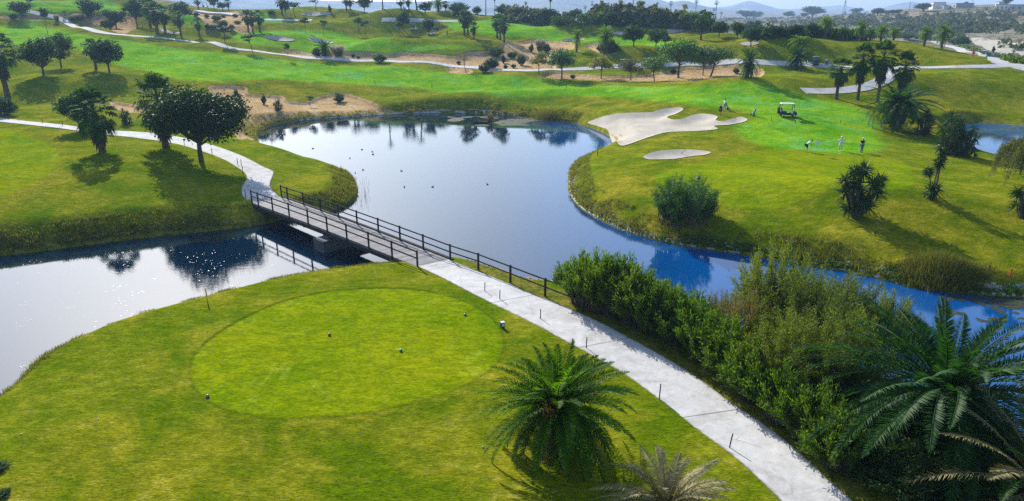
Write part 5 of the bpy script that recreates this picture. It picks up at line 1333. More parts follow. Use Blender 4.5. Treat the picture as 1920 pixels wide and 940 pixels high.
# ------------------------------------------------------------------ materials of built things
M_WOOD = bark_mat('weathered_timber', (0.030, 0.024, 0.022), (0.085, 0.068, 0.060), 2, 1)
M_GIRD = plain('dark_beam', (0.035, 0.032, 0.034), 0.8)
M_CONC = plain('pier_concrete', (0.10, 0.11, 0.12), 0.9, var=.25, scale=1.5)
M_CONC_L = plain('pale_concrete', (0.42, 0.40, 0.36), 0.9, var=.2, scale=2)
M_WHITE = plain('white_plastic', (0.75, 0.76, 0.78), 0.35, var=.05, spec=.5)
M_DARK = plain('dark_plastic', (0.02, 0.022, 0.028), 0.45)
M_NAVY = plain('dark_blue_body', (0.015, 0.03, 0.09), 0.3, spec=.5)
M_BLUE = plain('blue_plastic', (0.03, 0.16, 0.38), 0.35, spec=.5)
M_TYRE = plain('tyre_rubber', (0.015, 0.015, 0.016), 0.85)
M_STEEL = plain('steel', (0.45, 0.46, 0.48), 0.35, 1.0)
M_SEAT = plain('seat_vinyl', (0.10, 0.095, 0.09), 0.5)
M_BLACKST = plain('black_stake', (0.012, 0.011, 0.012), 0.7)
M_ORANGE = plain('orange_stake', (0.75, 0.24, 0.03), 0.6)
M_YELLOW = plain('yellow_stake', (0.70, 0.50, 0.10), 0.6)
M_RED = plain('red_stake', (0.60, 0.035, 0.025), 0.6)
M_SKIN = plain('skin', (0.50, 0.29, 0.19), 0.6, var=.05)
M_HAIRG = plain('grey_hair', (0.32, 0.31, 0.30), 0.8)
M_HAIRD = plain('dark_hair', (0.035, 0.025, 0.02), 0.7)
M_STONE = plain('pale_stone', (0.45, 0.42, 0.37), 0.9, var=.3)
M_DUCK = plain('duck_feathers', (0.05, 0.04, 0.035), 0.7)
M_WALLW = plain('white_wall', (0.72, 0.70, 0.66), 0.9, var=.06, scale=1)
M_WALLG = plain('grey_wall', (0.33, 0.33, 0.34), 0.9, var=.12, scale=.6)
M_ROOF = plain('flat_roof', (0.28, 0.25, 0.24), 0.9)
M_GLASS = plain('dark_window', (0.03, 0.04, 0.05), 0.15, spec=.6)
M_FLAG = plain('pale_flag', (0.70, 0.80, 0.85), 0.7, var=.04)
M_CYAN = plain('teal_marker', (0.02, 0.22, 0.30), 0.35, spec=.5)
M_PINK = plain('purple_marker', (0.30, 0.10, 0.22), 0.35, spec=.5)
M_BROWNM = plain('brown_marker', (0.22, 0.13, 0.10), 0.4, spec=.5)

def plank_mat():
    m, t, b = nt('deck_planks')
    w = t.nodes.new('ShaderNodeUVMap'); sx = t.nodes.new('ShaderNodeSeparateXYZ'); t.links.new(w.outputs[0], sx.inputs[0])
    fl = mth(t, 'FLOOR', mth(t, 'DIVIDE', sx.outputs[0], 0.145))
    wn_ = t.nodes.new('ShaderNodeTexWhiteNoise'); wn_.noise_dimensions = '1D'; t.links.new(fl, wn_.inputs['W'])
    c = mixc(t, wn_.outputs['Value'], (0.17, 0.165, 0.175), (0.34, 0.33, 0.34))
    c = mixc(t, rampf(t, noise(t, 3, 5, .7, wpos(t)), .4, .7, 0, .6), c, (0.13, 0.12, 0.12))
    fr = mth(t, 'FRACT', mth(t, 'DIVIDE', sx.outputs[0], 0.145))
    c = mixc(t, rampf(t, fr, 0.03, 0.12, .85, 0), c, (0.02, 0.02, 0.02))
    t.links.new(c, b.inputs['Base Color']); b.inputs['Roughness'].default_value = .8; b.inputs['Specular IOR Level'].default_value = .2
    return m
M_PLANK = plank_mat()

# ------------------------------------------------------------------ footbridge
ZD = 1.5
def p3(px, py, z=ZD): q = at_z(px, py, z); return np.array([q[0], q[1], z])
A_, B_, C_, E_ = p3(471, 380), p3(786, 502), p3(524, 369), p3(845, 488.5)
def bridge():
    mid = (A_ + B_ + C_ + E_) / 4; mid[2] = 0
    root = empty('footbridge', mid); off = -mid
    def bld(m, name, mat): 
        m.V = [v + off for v in m.V]; return m.build(name, mat, root)
    ax = (B_ - A_) + (E_ - C_); ax[2] = 0; L = np.linalg.norm(ax) / 2; ax /= np.linalg.norm(ax); nn = np.array([-ax[1], ax[0], 0])
    # deck with a plank pattern along its length
    n = 60; t = np.linspace(0, 1, n)[:, None]; camber = 0.10 * np.sin(np.pi * t[:, 0])
    l = A_ + (B_ - A_) * t; r = C_ + (E_ - C_) * t
    l[:, 2] += camber + .02; r[:, 2] += camber + .02
    V = np.concatenate([l, r, l - [0, 0, .10], r - [0, 0, .10]]); a = np.arange(n - 1)
    F = np.concatenate([np.stack([a, a + 1, n + a + 1, n + a], 1), np.stack([2 * n + a, 3 * n + a, 3 * n + a + 1, 2 * n + a + 1], 1), np.stack([a, 2 * n + a, 2 * n + a + 1, a + 1], 1), np.stack([n + a, n + a + 1, 3 * n + a + 1, 3 * n + a], 1)])
    m = MB(); m.add(V, F); o = bld(m, 'deck', M_PLANK)
    uv = o.data.uv_layers.new(name='UVMap'); li = np.empty(len(o.data.loops), np.int32); o.data.loops.foreach_get('vertex_index', li)
    U = np.zeros((4 * n, 2)); U[:, 0] = np.tile(t[:, 0] * L, 4); U[n:2 * n, 1] = 1; uv.data.foreach_set('uv', U[li].astype(np.float32).ravel())
    for s, (P, Q) in ((-1, (A_, B_)), (1, (C_, E_))):
        m = MB(); k = 8
        for i in range(k):
            u, v = P + (Q - P) * i / k, P + (Q - P) * (i + 1) / k
            u[2] += .10 * math.sin(math.pi * i / k) - .25; v[2] += .10 * math.sin(math.pi * (i + 1) / k) - .25
            m.beam(u, v, .16, .32)
        bld(m, 'girder', M_GIRD)
    m = MB()      # service pipe and curb on the lake side
    for i in range(8):
        u, v = C_ + (E_ - C_) * i / 8, C_ + (E_ - C_) * (i + 1) / 8
        u = u + nn * .22; v = v + nn * .22; u[2] += .10 * math.sin(math.pi * i / 8) - .02; v[2] += .10 * math.sin(math.pi * (i + 1) / 8) - .02
        m.beam(u, v, .22, .16)
    bld(m, 'side_pipe', M_WOOD)
    m = MB()
    for i in range(1, 8):
        u = A_ + (B_ - A_) * i / 8; v = C_ + (E_ - C_) * i / 8; u[2] -= .3; v[2] -= .3; m.beam(u, v, .12, .25)
    bld(m, 'cross_beams', M_GIRD)
    near = [(472,379.5),(485,384),(514,394),(545,406),(579,420),(614,434),(651,448),(692,464),(735,481),(782,499.5)]
    far = [(525,370),(538,374),(568,385),(600,397),(635,409),(670,422),(709,437),(750,452),(794,468),(842,487.5)]
    for lst, P, Q in ((near, A_, B_), (far, C_, E_)):
        d = Q - P; LL = np.linalg.norm(d); pts = []
        for (x, y) in lst:
            q = p3(x, y, ZD + .06); tt = float(np.clip(np.dot(q - P, d) / LL ** 2, 0, 1)); w = P + d * tt
            w[2] = ZD + .10 * math.sin(math.pi * tt); pts.append(w)
            m = MB(); m.box((w[0], w[1], w[2] + .42), (.10, .10, 1.5), math.atan2(d[1], d[0]))
            m.box((w[0], w[1], w[2] + 1.185), (.12, .12, .03), math.atan2(d[1], d[0])); bld(m, 'post', M_WOOD)
        for h, nm in ((1.10, 'handrail'), (.62, 'middle_rail')):
            m = MB()
            for u, v in zip(pts[:-1], pts[1:]):
                m.beam(u + [0, 0, h], v + [0, 0, h], .055, .085)
            bld(m, nm, M_WOOD)
    # pier
    tp = float(np.dot(p3(612, 434) - A_, B_ - A_) / np.dot(B_ - A_, B_ - A_)); c = A_ + (B_ - A_) * tp; c2 = C_ + (E_ - C_) * tp; ang = math.atan2(ax[1], ax[0]); cc = (c + c2) / 2
    w = np.linalg.norm((c2 - c) - ax * np.dot(c2 - c, ax))
    m = MB(); m.box((cc[0], cc[1], 0), (1.5, w + 1.6, 1.96), ang); m.box((cc[0], cc[1], 1.06), (.8, w + .2, .16), ang); bld(m, 'pier', M_CONC)
    for (u, v, s) in ((A_, C_, 1), (B_, E_, -1)):
        q = (u + v) / 2 + ax * .15 * s; m = MB(); ang2 = math.atan2((v - u)[1], (v - u)[0])
        m.box((q[0], q[1], .5), (np.linalg.norm(v - u) - .15, .5, 1.3), ang2); bld(m, 'abutment', M_CONC)
    tag(root, 'narrow timber footbridge with dark post and rail sides crossing the water', 'bridge')
bridge()
def fence():
    px = [(897,506),(957,530),(1022,556),(1092,584)]
    pts = [np.array([*hit(x, y)]) for x, y in px]; st = E_.copy(); st[2] = ZD
    root = empty('timber_fence', pts[0]); off = -pts[0]
    for p in pts:
        m = MB(); m.box((p[0], p[1], p[2] + .45), (.11, .11, 1.5), .6); m.V = [v + off for v in m.V]; m.build('post', M_WOOD, root)
    al = [st] + pts
    for h, nm in ((1.10, 'top_rail'), (.62, 'middle_rail')):
        m = MB()
        for i, (u, v) in enumerate(zip(al[:-1], al[1:])):
            d = unit(v - u); u2 = u + d * (.06 if i == 0 else 0); m.beam(u2 + [0, 0, h], v + [0, 0, h], .055, .08)
        m.V = [v + off for v in m.V]; m.build(nm, M_WOOD, root)
    tag(root, 'dark post and rail fence running on from the bridge beside the concrete path', 'fence')
fence()

# ------------------------------------------------------------------ stakes and small course furniture
def stake(name, px, py, h, mat, label, cat, group=None, r=.03, lean=0.0):
    p = hit(px, py); m = MB(); m.tube([(0, 0, -.1), (lean * h * .6, 0, h * .6), (lean * h, 0, h)], [r, r, r * .95], 8)
    m.box((lean * h, 0, h + .012), (r * 1.7, r * 1.7, .024)); o = m.build(name, mat); o.location = p; return tag(o, label, cat, group)
for x, y, l in [(909,551,'black stake at the path edge nearest the bridge, left one of two close together'),(937,566,'black stake at the path edge nearest the bridge, right one of two close together'),
  (1013,603,'black stake at the path edge above the date palm'),(1099,658,'short black stake just above the date palm crown at the path'),(1236,749,'black stake by the path right of the date palm'),(1366,845,'leaning black stake by the path above the dried palm')]:
    stake('path_stake', x, y, .75, M_BLACKST, l, 'stake', 'stakes along the near path', .026, .12 if x == 1366 else .02)
for x, y, l in [(80,232,'leftmost small stake on the left path'),(118,238,'small stake on the left path right of the leftmost one'),(346,273,'small stake between the dark tree trunk and the left path'),(398,291,'small stake right of the dark tree trunk on the left path'),
  (446,311,'left one of the two stakes on the bend of the left path'),(453,313,'right one of the two stakes on the bend of the left path'),(456,328,'stake at the tightest part of the left bend'),(461,372,'stake at the path edge by the left bridge end')]:
    stake('path_stake', x, y, .8, M_BLACKST, l, 'stake', 'stakes along the left path', .035)
stake('hazard_stake', 389, 566, .85, M_YELLOW, 'yellow stake on the water edge of the tee lawn', 'stake', 'water hazard stakes', .04)
stake('hazard_stake', 59, 686, .8, M_ORANGE, 'orange stake at the water edge on the far left of the tee lawn', 'stake', 'water hazard stakes', .04, -.12)
stake('hazard_stake', 1120, 293, .8, M_RED, 'red stake at the corner of the lake by the beach bunker', 'stake', 'water hazard stakes', .05)
stake('hazard_stake', 640, 323, .7, M_RED, 'red stake on the grass spit by the bridge', 'stake', 'water hazard stakes', .045)
stake('hazard_stake', 1894, 519, .6, M_RED, 'red stake on the bank near the right edge', 'stake', 'water hazard stakes', .035)
for x, y, l in [(1446,227,'leftmost small dark stake near the parked golf cart'),(1491,232,'left one of two small dark stakes below the parked golf cart'),(1504,231,'right one of two small dark stakes below the parked golf cart'),(1576,231,'lone small dark stake right of the parked golf cart')]:
    stake('rope_stake', x, y, .45, M_BLACKST, l, 'stake', 'small stakes behind the green', .04)
for x, y, l in [(810,165,'thin stake at the fairway edge above the lake, middle one'),(703,158,'thin stake at the fairway edge above the lake, left one'),(1062,165,'thin stake at the fairway edge above the lake, right one')]:
    stake('edge_stake', x, y, .8, M_BLACKST, l, 'stake', 'thin stakes on the fairway edge', .05)

def marker(px, py, mat, label):
    p = hit(px, py); bm = bmesh.new(); bmesh.ops.create_uvsphere(bm, u_segments=16, v_segments=10, radius=.085)
    for v in bm.verts:
        v.co.z = v.co.z * .9 + .055
        if v.co.z < .02: v.co.z = 0.0
    me = bpy.data.meshes.new('tee_marker'); bm.to_mesh(me); bm.free(); me.polygons.foreach_set('use_smooth', [True] * len(me.polygons)); me.materials.append(mat)
    o = bpy.data.objects.new('tee_marker', me); COL.objects.link(o); o.location = p; tag(o, label, 'tee marker', 'tee markers on the lawn')
marker(617.5, 629, M_BROWNM, 'brown tee marker ball in the middle of the tee, left of the teal one')
marker(751.5, 659, M_CYAN, 'teal tee marker ball near the centre of the tee')
marker(872, 592, M_CYAN, 'dark teal tee marker ball at the right side of the tee')
marker(389.5, 745, M_PINK, 'purple tee marker ball on the lower left rim of the tee')
def tee_box():
    p = hit(942, 615); root = empty('divot_box', p, .5)
    m = MB(); m.box((0, 0, .17), (.20, .16, .34)); m.build('box', plain('green_box', (.02, .14, .06), .4), root)
    m = MB(); m.box((.0, -.02, .355), (.22, .19, .03)); m.box((0, -.086, .2), (.13, .012, .17)); m.build('lid', M_WHITE, root)
    tag(root, 'small green and white box standing between the tee and the path', 'divot box')
tee_box()
def balls():
    for x, y, l in [(40,815,'white golf ball on the rough at the lower left'),(905,839,'white golf ball on the lawn left of the date palm'),(185,787,'golf ball on the rough below the water bend')]:
        p = hit(x, y); bm = bmesh.new(); bmesh.ops.create_icosphere(bm, subdivisions=2, radius=.03); me = bpy.data.meshes.new('golf_ball'); bm.to_mesh(me); bm.free(); me.materials.append(M_WHITE)
        o = bpy.data.objects.new('golf_ball', me); COL.objects.link(o); o.location = p + [0, 0, .03]; tag(o, l, 'golf ball', 'golf balls on the grass')
balls()
def pin(px, py, top, label, mat):
    p = hit(px, py); h = px_height(p, top); root = empty('flagstick', p)
    m = MB(); m.tube([(0, 0, 0), (0, 0, h)], .018, 6); m.build('pole', M_WHITE, root)
    m = MB(); xs_ = np.linspace(0, .55, 8); 
    V = [[x, .05 * math.sin(x * 9), h - .02 - .06 * x] for x in xs_] + [[x, .05 * math.sin(x * 9) + .0, h - .45 - .10 * x] for x in xs_]
    m.add(V, [[i, i + 1, 9 + i, 8 + i] for i in range(7)]); m.build('flag', mat, root); root.rotation_euler[2] = .3
    tag(root, label, 'golf flag', 'flags on the course')
pin(1526, 292, 264, 'pale flag in the hole on the putting green beside the bending golfer', M_FLAG)
pin(720, 25, 17, 'small red flag on the far knoll at the top', M_RED)
def bench():
    p = hit(1660, 240); root = empty('course_sign', p, .1)
    for s in (-.55, .55):
        m = MB(); m.box((s, 0, .35), (.08, .08, .8)); m.build('post', M_WOOD, root)
    m = MB(); m.box((0, -.045, .66), (1.5, .04, .28)); m.build('board', M_WOOD, root); tag(root, 'low wooden board on two posts beside the broad date palm', 'sign')
bench()
def rake():
    p = hit(1272, 292); root = empty('bunker_rake', p, .8)
    m = MB(); m.tube([(0, 0, .04), (0, -.5, .45), (0, -1.0, .9)], .02, 6); m.build('handle', M_DARK, root)
    m = MB(); m.box((0, .02, .04), (.6, .05, .04))
    for i in range(9): m.box((-.28 + i * .07, .02, .0), (.015, .03, .08))
    m.build('rake_head', M_DARK, root); tag(root, 'dark rake lying in the small oval bunker', 'rake')
rake()

# ------------------------------------------------------------------ ducks on the lake
def duck():
    g = bmesh.new(); bmesh.ops.create_uvsphere(g, u_segments=14, v_segments=9, radius=1)
    for v in g.verts:
        x = v.co.x; v.co.x *= .24; v.co.y *= .11; v.co.z = v.co.z * .09 + .05 + (max(0, -x) ** 3) * .07
    me = bpy.data.meshes.new('body'); 
    h = bmesh.new(); bmesh.ops.create_uvsphere(h, u_segments=10, v_segments=8, radius=.055, matrix=Matrix.Translation((.2, 0, .2)))
    bmesh.ops.create_cone(h, segments=8, radius1=.04, radius2=.03, depth=.13, cap_ends=True, matrix=Matrix.Translation((.18, 0, .13)))
    bmesh.ops.create_cone(h, segments=6, radius1=.025, radius2=.01, depth=.08, cap_ends=True, matrix=Matrix.Translation((.27, 0, .19)) @ Matrix.Rotation(R(90), 4, 'Y'))
    root = empty('duck', (0, 0, 0))
    for b, n_ in ((g, 'body'), (h, 'head')):
        me = bpy.data.meshes.new(n_); b.to_mesh(me); b.free(); me.materials.append(M_DUCK); o = bpy.data.objects.new(n_, me); COL.objects.link(o); o.parent = root
    return root
dk = duck()
for i, (x, y, l) in enumerate([(587,279,'duck nearest the left end of the lake'),(656,297,'duck above the reeds of the grass spit'),(698,285,'upper duck of the close pair left of the lake centre'),(699,290,'lower duck of the close pair left of the lake centre'),(681,319,'duck just right of the spit tip'),(666,325,'duck touching the spit tip'),
    (753,321,'left duck of the three in a row near the lake centre'),(811,351,'right duck nearest the bridge rail'),(758,351,'middle duck between the reeds and the bridge rail'),(914,346,'lone dark duck at the centre of the lake'),(1021,259,'duck in the upper right part of the lake'),(679,281,'small duck left of the close pair')]):
    o = dk if i == 0 else copy_tree(dk); q = at_z(x, y, 0); o.location = (q[0], q[1], 0); o.rotation_euler = (0, 0, prnd.uniform(0, 6.28)); o.scale = (.65,) * 3
    tag(o, l, 'duck', 'ducks on the lake')

# ------------------------------------------------------------------ golf carts
def wheel(root, x, y, r=.23):
    bm = bmesh.new(); bmesh.ops.create_cone(bm, segments=20, radius1=r, radius2=r, depth=.18, cap_ends=True, matrix=Matrix.Rotation(R(90), 4, 'X'))
    bmesh.ops.bevel(bm, geom=[e for e in bm.edges if abs(e.verts[0].co.y - e.verts[1].co.y) < 1e-4], offset=.03, segments=2, affect='EDGES')
    me = bpy.data.meshes.new('wheel'); bm.to_mesh(me); bm.free(); me.materials.append(M_TYRE); w = bpy.data.objects.new('wheel', me); COL.objects.link(w); w.parent = root; w.location = (x, y, r)
    m = MB(); th = np.linspace(0, 2 * math.pi, 15)[:-1]
    for s in (-.096, .096): m.add([(math.cos(a) * r * .58, s, math.sin(a) * r * .58) for a in th], [list(range(14))])
    m.build('rim', M_WHITE, w)
def golf_cart(name, body_mat, roof_mat):
    root = empty(name, (0, 0, 0))
    def prism(prof, w, nm, mat, bev=.03):
        bm = bmesh.new(); a = [bm.verts.new((x, -w / 2, z)) for x, z in prof]; b = [bm.verts.new((x, w / 2, z)) for x, z in prof]; n = len(prof)
        bm.faces.new(a); bm.faces.new(b[::-1])
        for i in range(n): bm.faces.new((a[i], b[i], b[(i + 1) % n], a[(i + 1) % n]))
        bmesh.ops.recalc_face_normals(bm, faces=bm.faces); bmesh.ops.bevel(bm, geom=bm.edges[:], offset=bev, segments=2, affect='EDGES')
        me = bpy.data.meshes.new(nm); bm.to_mesh(me); bm.free(); me.materials.append(mat); o = bpy.data.objects.new(nm, me); COL.objects.link(o); o.parent = root; return o
    prism([(-1.15, .30), (-1.12, .62), (-.95, .72), (-.25, .72), (-.2, .32), (.55, .30), (.72, .85), (1.0, .80), (1.2, .55), (1.2, .30)], 1.12, 'body', body_mat)
    prism([(-.85, .72), (-.85, .82), (-.28, .84), (-.24, .72)], 1.05, 'seat', M_SEAT, .02)
    prism([(-.92, .84), (-.98, 1.25), (-.90, 1.26), (-.82, .86)], 1.0, 'backrest', M_SEAT, .02)
    prism([(-1.15, 1.84), (-1.1, 1.92), (.75, 1.92), (.82, 1.84)], 1.2, 'roof', roof_mat, .025)
    for s in (-.52, .52):
        for (x0, x1) in ((-1.05, -1.0), (.72, .62)):
            m = MB(); m.beam((x0, s, .7), (x1, s, 1.86), .045, .045); m.build('roof_post', M_DARK, root)
    m = MB(); m.beam((.72, -.5, 1.3), (.72, .5, 1.3), .012, .95); m.build('windscreen', plain('clear_screen', (.25, .3, .32), .1, spec=.6), root)
    m = MB(); m.tube([(.62, -.25, .82), (.42, -.25, 1.05)], .02, 6); th = np.linspace(0, 2 * math.pi, 17)
    m.tube([(.42 + .05 * math.cos(a), -.25 + .17 * math.sin(a), 1.05 + .15 * math.cos(a)) for a in th], .015, 5, cap=False); m.build('steering_wheel', M_DARK, root)
    for x in (-.78, .82):
        for y in (-.48, .48): wheel(root, x, y)
    return root
def golf_bag(name, mat):
    root = empty(name, (0, 0, 0)); m = MB(); m.tube([(0, 0, 0), (0, 0, .12), (0, 0, .75), (0, 0, .86)], [.12, .14, .13, .14], 12); m.build('bag', mat, root)
    m = MB(); m.box((.11, 0, .35), (.09, .18, .35)); m.build('pocket', mat, root)
    g = np.random.default_rng(8)
    for k in range(7):
        a = g.uniform(0, 6.28); x, y = .08 * math.cos(a), .08 * math.sin(a); z = .98 + .16 * g.random(); m = MB(); m.tube([(x, y, .5), (x * 1.2, y * 1.2, z)], .007, 5); m.box((x * 1.2 + .02, y * 1.2, z + .02), (.09, .03, .05)); m.build('club', M_STEEL, root)
    return root
def cart_at(o, px, py, rz, label, group='golf carts on the course', s=1.0):
    p = hit(px, py); o.location = p; o.rotation_euler = (0, 0, rz); o.scale = (s,) * 3; tag(o, label, 'golf cart', group); return p
cart_w = golf_cart('golf_cart', M_WHITE, M_WHITE); cart_d = golf_cart('golf_cart', M_NAVY, M_WHITE)
cart_m = copy_tree(cart_d)
pc = cart_at(cart_m, 1476, 219, -.15, 'dark golf cart with a white roof parked on the grass behind the putting green')
cart_at(cart_d, 1527, 123, 1.45, 'dark golf cart seen from behind on the path below the right ridge')
cart_at(cart_w, 808, 66, -.5, 'white golf cart between two trees on the far fairway')
cart_at(copy_tree(cart_w), 775, 57, -.2, 'small white golf cart left of the one between two trees')
cart_at(copy_tree(cart_w), 762, 19, .1, 'white cart parked between the palms at the top')
cart_at(copy_tree(cart_w), 1168, 127, 2.9, 'white golf cart half hidden behind the yellow green tree')
cart_at(copy_tree(cart_w), 1212, 125, 2.9, 'white golf cart half hidden behind the leaning green tree')
cb = golf_cart('golf_cart', M_BLUE, M_NAVY)
cart_at(cb, 1855, 109, -1.2, 'blue fronted golf cart on the descending path at the right')
cart_at(copy_tree(cart_w), 1845, 105, -1.25, 'white golf cart just behind the blue fronted one')
cart_at(copy_tree(cart_w), 384, 5, .2, 'white vehicle at the very top edge left of centre')
bag_d = golf_bag('golf_bag', M_DARK); 
for i, (o, dx, dy, l) in enumerate([(bag_d, -1.28, -.22, 'dark golf bag on the back of the cart behind the green, near side'), (copy_tree(bag_d), -1.28, .22, 'dark golf bag on the back of the cart behind the green, far side')]):
    c_, s_ = math.cos(-.15), math.sin(-.15); o.location = (pc[0] + dx * c_ - dy * s_, pc[1] + dx * s_ + dy * c_, pc[2] + .42); tag(o, l, 'golf bag', 'bags on the parked cart')
m = MB()
# trolley with a bag near the big bunker
def trolley(px, py, rz, label, mat):
    root = empty('golf_trolley', hit(px, py), rz)
    m = MB(); m.beam((0, 0, .12), (.55, 0, 1.05), .05, .05); m.beam((0, 0, .2), (-.25, 0, .05), .04, .04); m.tube([(-.02, -.32, .15), (-.02, .32, .15)], .02, 6); m.tube([(.55, -.12, 1.05), (.55, .12, 1.05)], .02, 6); m.build('frame', M_STEEL, root)
    for y in (-.33, .33):
        w = MB(); w.tube([(0, y - .03, .15), (0, y + .03, .15)], .15, 14); w.build('wheel', M_TYRE, root)
    b = MB(); b.tube([(.02, 0, .2), (.1, 0, .33), (.42, 0, .98)], [.12, .14, .13], 10); b.build('bag', mat, root)
    b = MB()
    for k in range(5): b.tube([(.36, .04 * (k - 2), .85), (.52, .05 * (k - 2), 1.18)], .012, 4)
    b.build('clubs', M_STEEL, root); tag(root, label, 'golf trolley', 'golf trolleys near the bunker')
trolley(1411, 218, 0.3, 'blue and black golf trolley right of the beach bunker', M_BLUE)
trolley(1365, 206, 2.6, 'golf trolley with a pale blue bag beside the two walkers', plain('pale_blue_bag', (.3, .5, .6), .5))
trolley(1509, 124, .2, 'golf trolley left of the dark cart by the shaggy palm', M_DARK)

# ------------------------------------------------------------------ people
def skin_mesh(name, verts, edges, radii, mat, parent=None, root_i=0, sub=2):
    me = bpy.data.meshes.new(name); me.from_pydata([tuple(v) for v in verts], edges, []); me.materials.append(mat)
    o = bpy.data.objects.new(name, me); COL.objects.link(o)
    md = o.modifiers.new('skin', 'SKIN'); md.use_smooth_shade = True
    if not me.skin_vertices: 
        me.attributes.get('skin')
    return o, md
def person(px, py, rz, pose, cols, label, h=1.74, hat=None, hair=M_HAIRD, shorts=False, group='golfers', item=None, cat='person'):
    """one skinned figure; pose gives lean, arm targets; cols = shirt, trousers, shoes"""
    root = empty('person', hit(px, py), rz); s = h / 1.74
    lean = pose.get('lean', 0.0); knee = pose.get('knee', 0.0)
    hipz = .90 - .10 * knee; hx = -.10 * lean
    def T(z, x=0.0):     # point on the leaning trunk, z measured from hip
        return np.array([hx + math.sin(lean) * z + x * math.cos(lean), 0, hipz + math.cos(lean) * z - x * math.sin(lean)])
    V, E, Rr = [], [], []
    def add(p, r, par=None):
        V.append(np.array(p, float)); Rr.append(r); 
        if par is not None: E.append((par, len(V) - 1))
        return len(V) - 1
    pel = add(T(0), (.155, .115)); wst = add(T(.18), (.135, .10), pel); ch = add(T(.38), (.165, .115), wst); nk0 = add(T(.52), (.085, .075), ch)
    nk = add(T(.59, .015), (.052, .055), nk0); hd0 = add(T(.66, .03), (.078, .085), nk); hd1 = add(T(.75, .025), (.080, .096), hd0); hd2 = add(T(.82, .015), (.055, .065), hd1)
    nose = add(T(.705, .125), (.012, .012), hd0)
    sides = {}
    for sd, sg in (('L', 1), ('R', -1)):
        hp = add(T(-.03) + [0, .10 * sg, 0], (.095, .095), pel); st = pose.get('step', 0.0) * sg
        kn = add([hx * .5 + .05 + .10 * knee + st * .18, .11 * sg, .49 - .03 * knee], (.062, .062), hp); an = add([st * .32, .12 * sg, .10], (.042, .042), kn)
        he = add([st * .32 - .02, .12 * sg, .045], (.04, .04), an); to = add([st * .32 + .19, .13 * sg, .03], (.042, .028), he)
        sh = add(T(.46) + [0, .19 * sg, 0], (.062, .062), ch)
        el, ha = pose[sd]; el = np.array([el[0], el[1] * sg, el[2]]); ha = np.array([ha[0], ha[1] * sg, ha[2]])
        e = add(el, (.042, .042), sh); w = add(ha - unit(ha - el) * .08, (.029, .026), e); pm = add(ha, (.036, .022), w)
        d = unit(ha - el); side = unit(np.cross(d, [0, 0, 1.0]) + 1e-3)
        fingers = []
        for k in range(4):
            o_ = side * (.027 - .018 * k); f0 = add(ha + d * .035 + o_, (.010, .010), pm); f1 = add(ha + d * (.075 - .008 * abs(k - 1)) + o_ - [0, 0, .012], (.008, .008), f0); add(ha + d * (.095 - .01 * abs(k - 1)) + o_ - [0, 0, .035], (.007, .007), f1)
        tb = add(ha + side * .05 + d * .0, (.010, .010), pm); add(ha + side * .06 + d * .035, (.008, .008), tb)
        sides[sd] = (hp, kn, an, he, to, sh, e, w, pm)
    def emit(name, idx, grow, mat, sub=2, root_v=None):
        mp = {v: i for i, v in enumerate(idx)}; me = bpy.data.meshes.new(name)
        me.from_pydata([tuple(V[v] * s) for v in idx], [(mp[a], mp[b]) for a, b in E if a in mp and b in mp], [])
        o = bpy.data.objects.new(name, me); COL.objects.link(o); me.materials.append(mat)
        md = o.modifiers.new('skin', 'SKIN'); md.use_smooth_shade = True
        lay = me.skin_vertices[0] if me.skin_vertices else None
        if lay is None:
            bpy.context.view_layer.update(); lay = me.skin_vertices[0]
        for v in idx:
            lay.data[mp[v]].radius = ((Rr[v][0] + grow) * s, (Rr[v][1] + grow) * s); lay.data[mp[v]].use_root = (v == (root_v if root_v is not None else pel))
        ss = o.modifiers.new('sub', 'SUBSURF'); ss.levels = sub; ss.render_levels = sub
        o.parent = root; return o
    emit('body', list(range(len(V))), 0.0, M_SKIN, 1)
    L_, R_ = sides['L'], sides['R']
    emit('shirt', [pel, wst, ch, nk0, L_[5], L_[6], R_[5], R_[6]], .020, cols[0], 1)
    if shorts:
        emit('shorts', [pel, L_[0], L_[1], R_[0], R_[1]], .030, cols[1], 1)
    else:
        emit('trousers', [pel, L_[0], L_[1], L_[2], R_[0], R_[1], R_[2]], .024, cols[1], 1)
    for q in (L_, R_): emit('shoe', [q[3], q[4]], .014, cols[2], 1, q[3])
    hp_ = V[hd1] * s
    bm = bmesh.new(); bmesh.ops.create_uvsphere(bm, u_segments=14, v_segments=10, radius=.112 * s)
    for v in bm.verts:
        if v.co.z < -.01: v.co.z *= .7; 
        if v.co.x > .03: v.co.x *= .75
    bmesh.ops.delete(bm, geom=[v for v in bm.verts if v.co.z < -.03 and v.co.x > -.02], context='VERTS')
    me = bpy.data.meshes.new('hair'); bm.to_mesh(me); bm.free(); me.materials.append(hair); o = bpy.data.objects.new('hair', me); COL.objects.link(o); o.parent = root; o.location = tuple(hp_ + np.array([-.012, 0, .02]) * s); o.rotation_euler = (0, lean, 0)
    for sg in (-1, 1):
        m = MB(); m.box((0, 0, 0), (.014, .024, .012)); e = m.build('eye', M_DARK, root); e.location = tuple((V[hd0] + (T(.74, .105) - T(.66, .03)) + np.array([0, .032 * sg, 0])) * s)
    if hat is not None:
        m = MB(); m.tube([(0, 0, .03), (0, 0, .08), (0, 0, .125)], [.122, .115, .05], 14); m.tube([(.05, 0, .03), (.05, 0, .042)], [.15, .15], 14)
        m.build('cap', hat, root).location = tuple(hp_); 
    tag(root, label, cat, group); return root, V, s
